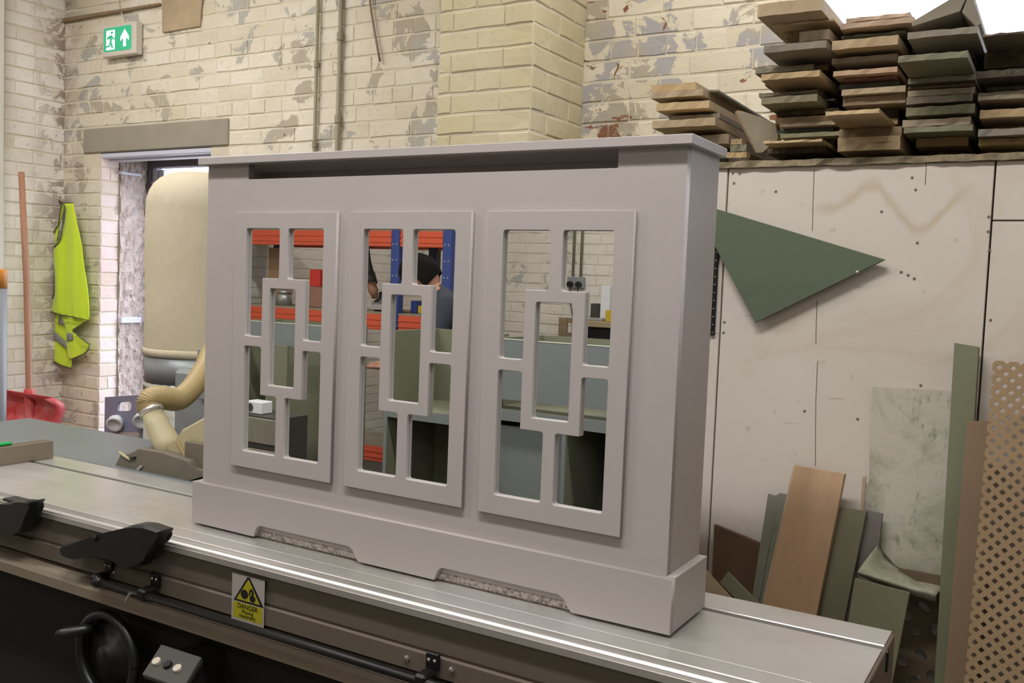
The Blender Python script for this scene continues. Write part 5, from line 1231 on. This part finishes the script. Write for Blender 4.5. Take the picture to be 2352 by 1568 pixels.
J_ = [J(0, 0, 0.94), J(0.04, 0, 1.08), J(0.13, 0, 1.24), J(0.20, 0, 1.36), J(0.255, 0, 1.43), J(0.30, 0, 1.47),
      J(0.17, 0.17, 1.36), J(0.24, 0.22, 1.10), J(0.44, 0.16, 1.02), J(0.52, 0.13, 1.00),
      J(0.17, -0.17, 1.36), J(0.24, -0.22, 1.10), J(0.44, -0.16, 1.02), J(0.52, -0.13, 1.00),
      J(0.0, 0.10, 0.88), J(0.03, 0.11, 0.48), J(-0.02, 0.11, 0.08), J(0.12, 0.12, 0.035),
      J(0.0, -0.10, 0.88), J(0.03, -0.11, 0.48), J(-0.02, -0.11, 0.08), J(0.12, -0.12, 0.035)]
E_ = [(0, 1), (1, 2), (2, 3), (3, 4), (4, 5), (3, 6), (6, 7), (7, 8), (8, 9), (3, 10), (10, 11), (11, 12), (12, 13), (0, 14), (14, 15), (15, 16), (16, 17), (0, 18), (18, 19), (19, 20), (20, 21)]
R_ = [(0.15, 0.12), (0.145, 0.11), (0.155, 0.11), (0.12, 0.09), 0.055, 0.055, 0.075, 0.048, 0.036, 0.028, 0.075, 0.048, 0.036, 0.028, 0.09, 0.058, 0.042, 0.036, 0.09, 0.058, 0.042, 0.036]
pn = thing('person', J(0.04, 0, 0.0), 'person with short dark hair in dark workwear looking down, seen in the middle mirror', 'person')
hc = J(0.345, 0, 1.515)
def mfn(c):
    q = c-Vector((pel.x, pel.y, 0)); f = q.dot(F)
    if c.z < 0.085: return 2
    if c.z < 0.92 : return 1
    if (c.z > 1.425 and f > 0.235 and abs(q.dot(Sd)) < 0.075) or (f > 0.43 and c.z < 1.2): return 3
    return 0
skin_body('body', J_, E_, R_, [M['jumper'], M['trousers'], M['shoe'], M['skin']], mfn, pn)
# head: egg shaped, tilted forward, with nose, brow, chin and ears
bm = NB(); bmesh.ops.create_uvsphere(bm, u_segments=28, v_segments=20, radius=1.0)
tiltm = Matrix((F, Sd, Vector((0, 0, 1)))).transposed().to_4x4() @ Matrix.Rotation(math.radians(48), 4, 'Y')
for v in bm.verts:
    x, y, z = v.co; k = 1.0
    yy = y*0.076*(1-0.25*max(0, -z)); xx = x*0.098*(1-0.18*max(0, -z)); zz = z*0.122
    if x > 0:
        nose = math.exp(-((y*0.076)/0.014)**2-((zz+0.015)/0.022)**2); xx += 0.024*nose
        eye = math.exp(-((abs(y)*0.076-0.031)/0.012)**2-((zz-0.012)/0.012)**2); xx -= 0.010*eye
        mouth = math.exp(-((y*0.076)/0.022)**2-((zz+0.062)/0.007)**2); xx -= 0.005*mouth
        chin = math.exp(-((y*0.076)/0.025)**2-((zz+0.100)/0.018)**2); xx += 0.014*chin
    v.co = Vector((xx, yy, zz))
bmesh.ops.transform(bm, matrix=Matrix.Translation(hc) @ tiltm, verts=bm.verts)
hd = obj('head', bm, M['skin'], pn, True)
for s in (-1, 1):
    bm = NB(); lathe(bm, Vector((0, 0, 0)), [(0.012, 0), (0.026, 0.006), (0.028, 0.012), (0.018, 0.014), (0, 0.008)], 14, (0, s, 0)); bmesh.ops.transform(bm, matrix=Matrix.Translation(hc) @ tiltm @ Matrix.Translation((-0.005, s*0.070, -0.01)) @ Matrix.Diagonal((0.75, 1, 1.15, 1)), verts=bm.verts); obj('ear', bm, M['skin'], hd, True)
bm = NB(); bmesh.ops.create_uvsphere(bm, u_segments=32, v_segments=22, radius=1.0)
_rh = random.Random(9); dele = []
for v in bm.verts:
    x, y, z = v.co; t_ = 1+0.03*math.sin(9*y+5*z)+_rh.uniform(-.015, .015)
    if z < -0.62 or (x > 0.55 and z < 0.30) or (x > 0.25 and z < -0.02): dele.append(v)
    v.co = Vector((x*0.112*t_-0.004, y*0.089*t_, z*0.134*t_+0.004))
bmesh.ops.delete(bm, geom=dele, context='VERTS'); bmesh.ops.recalc_face_normals(bm, faces=bm.faces)
bmesh.ops.transform(bm, matrix=Matrix.Translation(hc) @ tiltm, verts=bm.verts)
obj('hair', bm, M['hair'], hd, True)
for s in (-1, 1):                                # hands with five fingers resting on the work
    wrist = J_[9 if s == 1 else 13]; jt = [wrist-F*0.03, wrist+F*0.05]; ed = [(0, 1)]; rad = [(0.026, 0.020), (0.036, 0.014)]
    for k in range(4):
        off = Sd*(-0.026+0.0175*k)*1.0; ln = (0.062, 0.072, 0.068, 0.054)[k]; b0 = len(jt)
        jt += [wrist+F*0.075+off, wrist+F*(0.075+ln*0.5)+off-Vector((0, 0, 0.006)), wrist+F*(0.075+ln*0.9)+off-Vector((0, 0, 0.022))]; ed += [(1, b0), (b0, b0+1), (b0+1, b0+2)]; rad += [0.0090, 0.0082, 0.0070]
    b0 = len(jt); th_ = -Sd*s; jt += [wrist+F*0.02+th_*0.035, wrist+F*0.055+th_*0.055, wrist+F*0.08+th_*0.058-Vector((0, 0, 0.01))]; ed += [(0, b0), (b0, b0+1), (b0+1, b0+2)]; rad += [0.011, 0.0095, 0.008]
    skin_body('hand', jt, ed, rad, [M['skin']], lambda c: 0, pn)
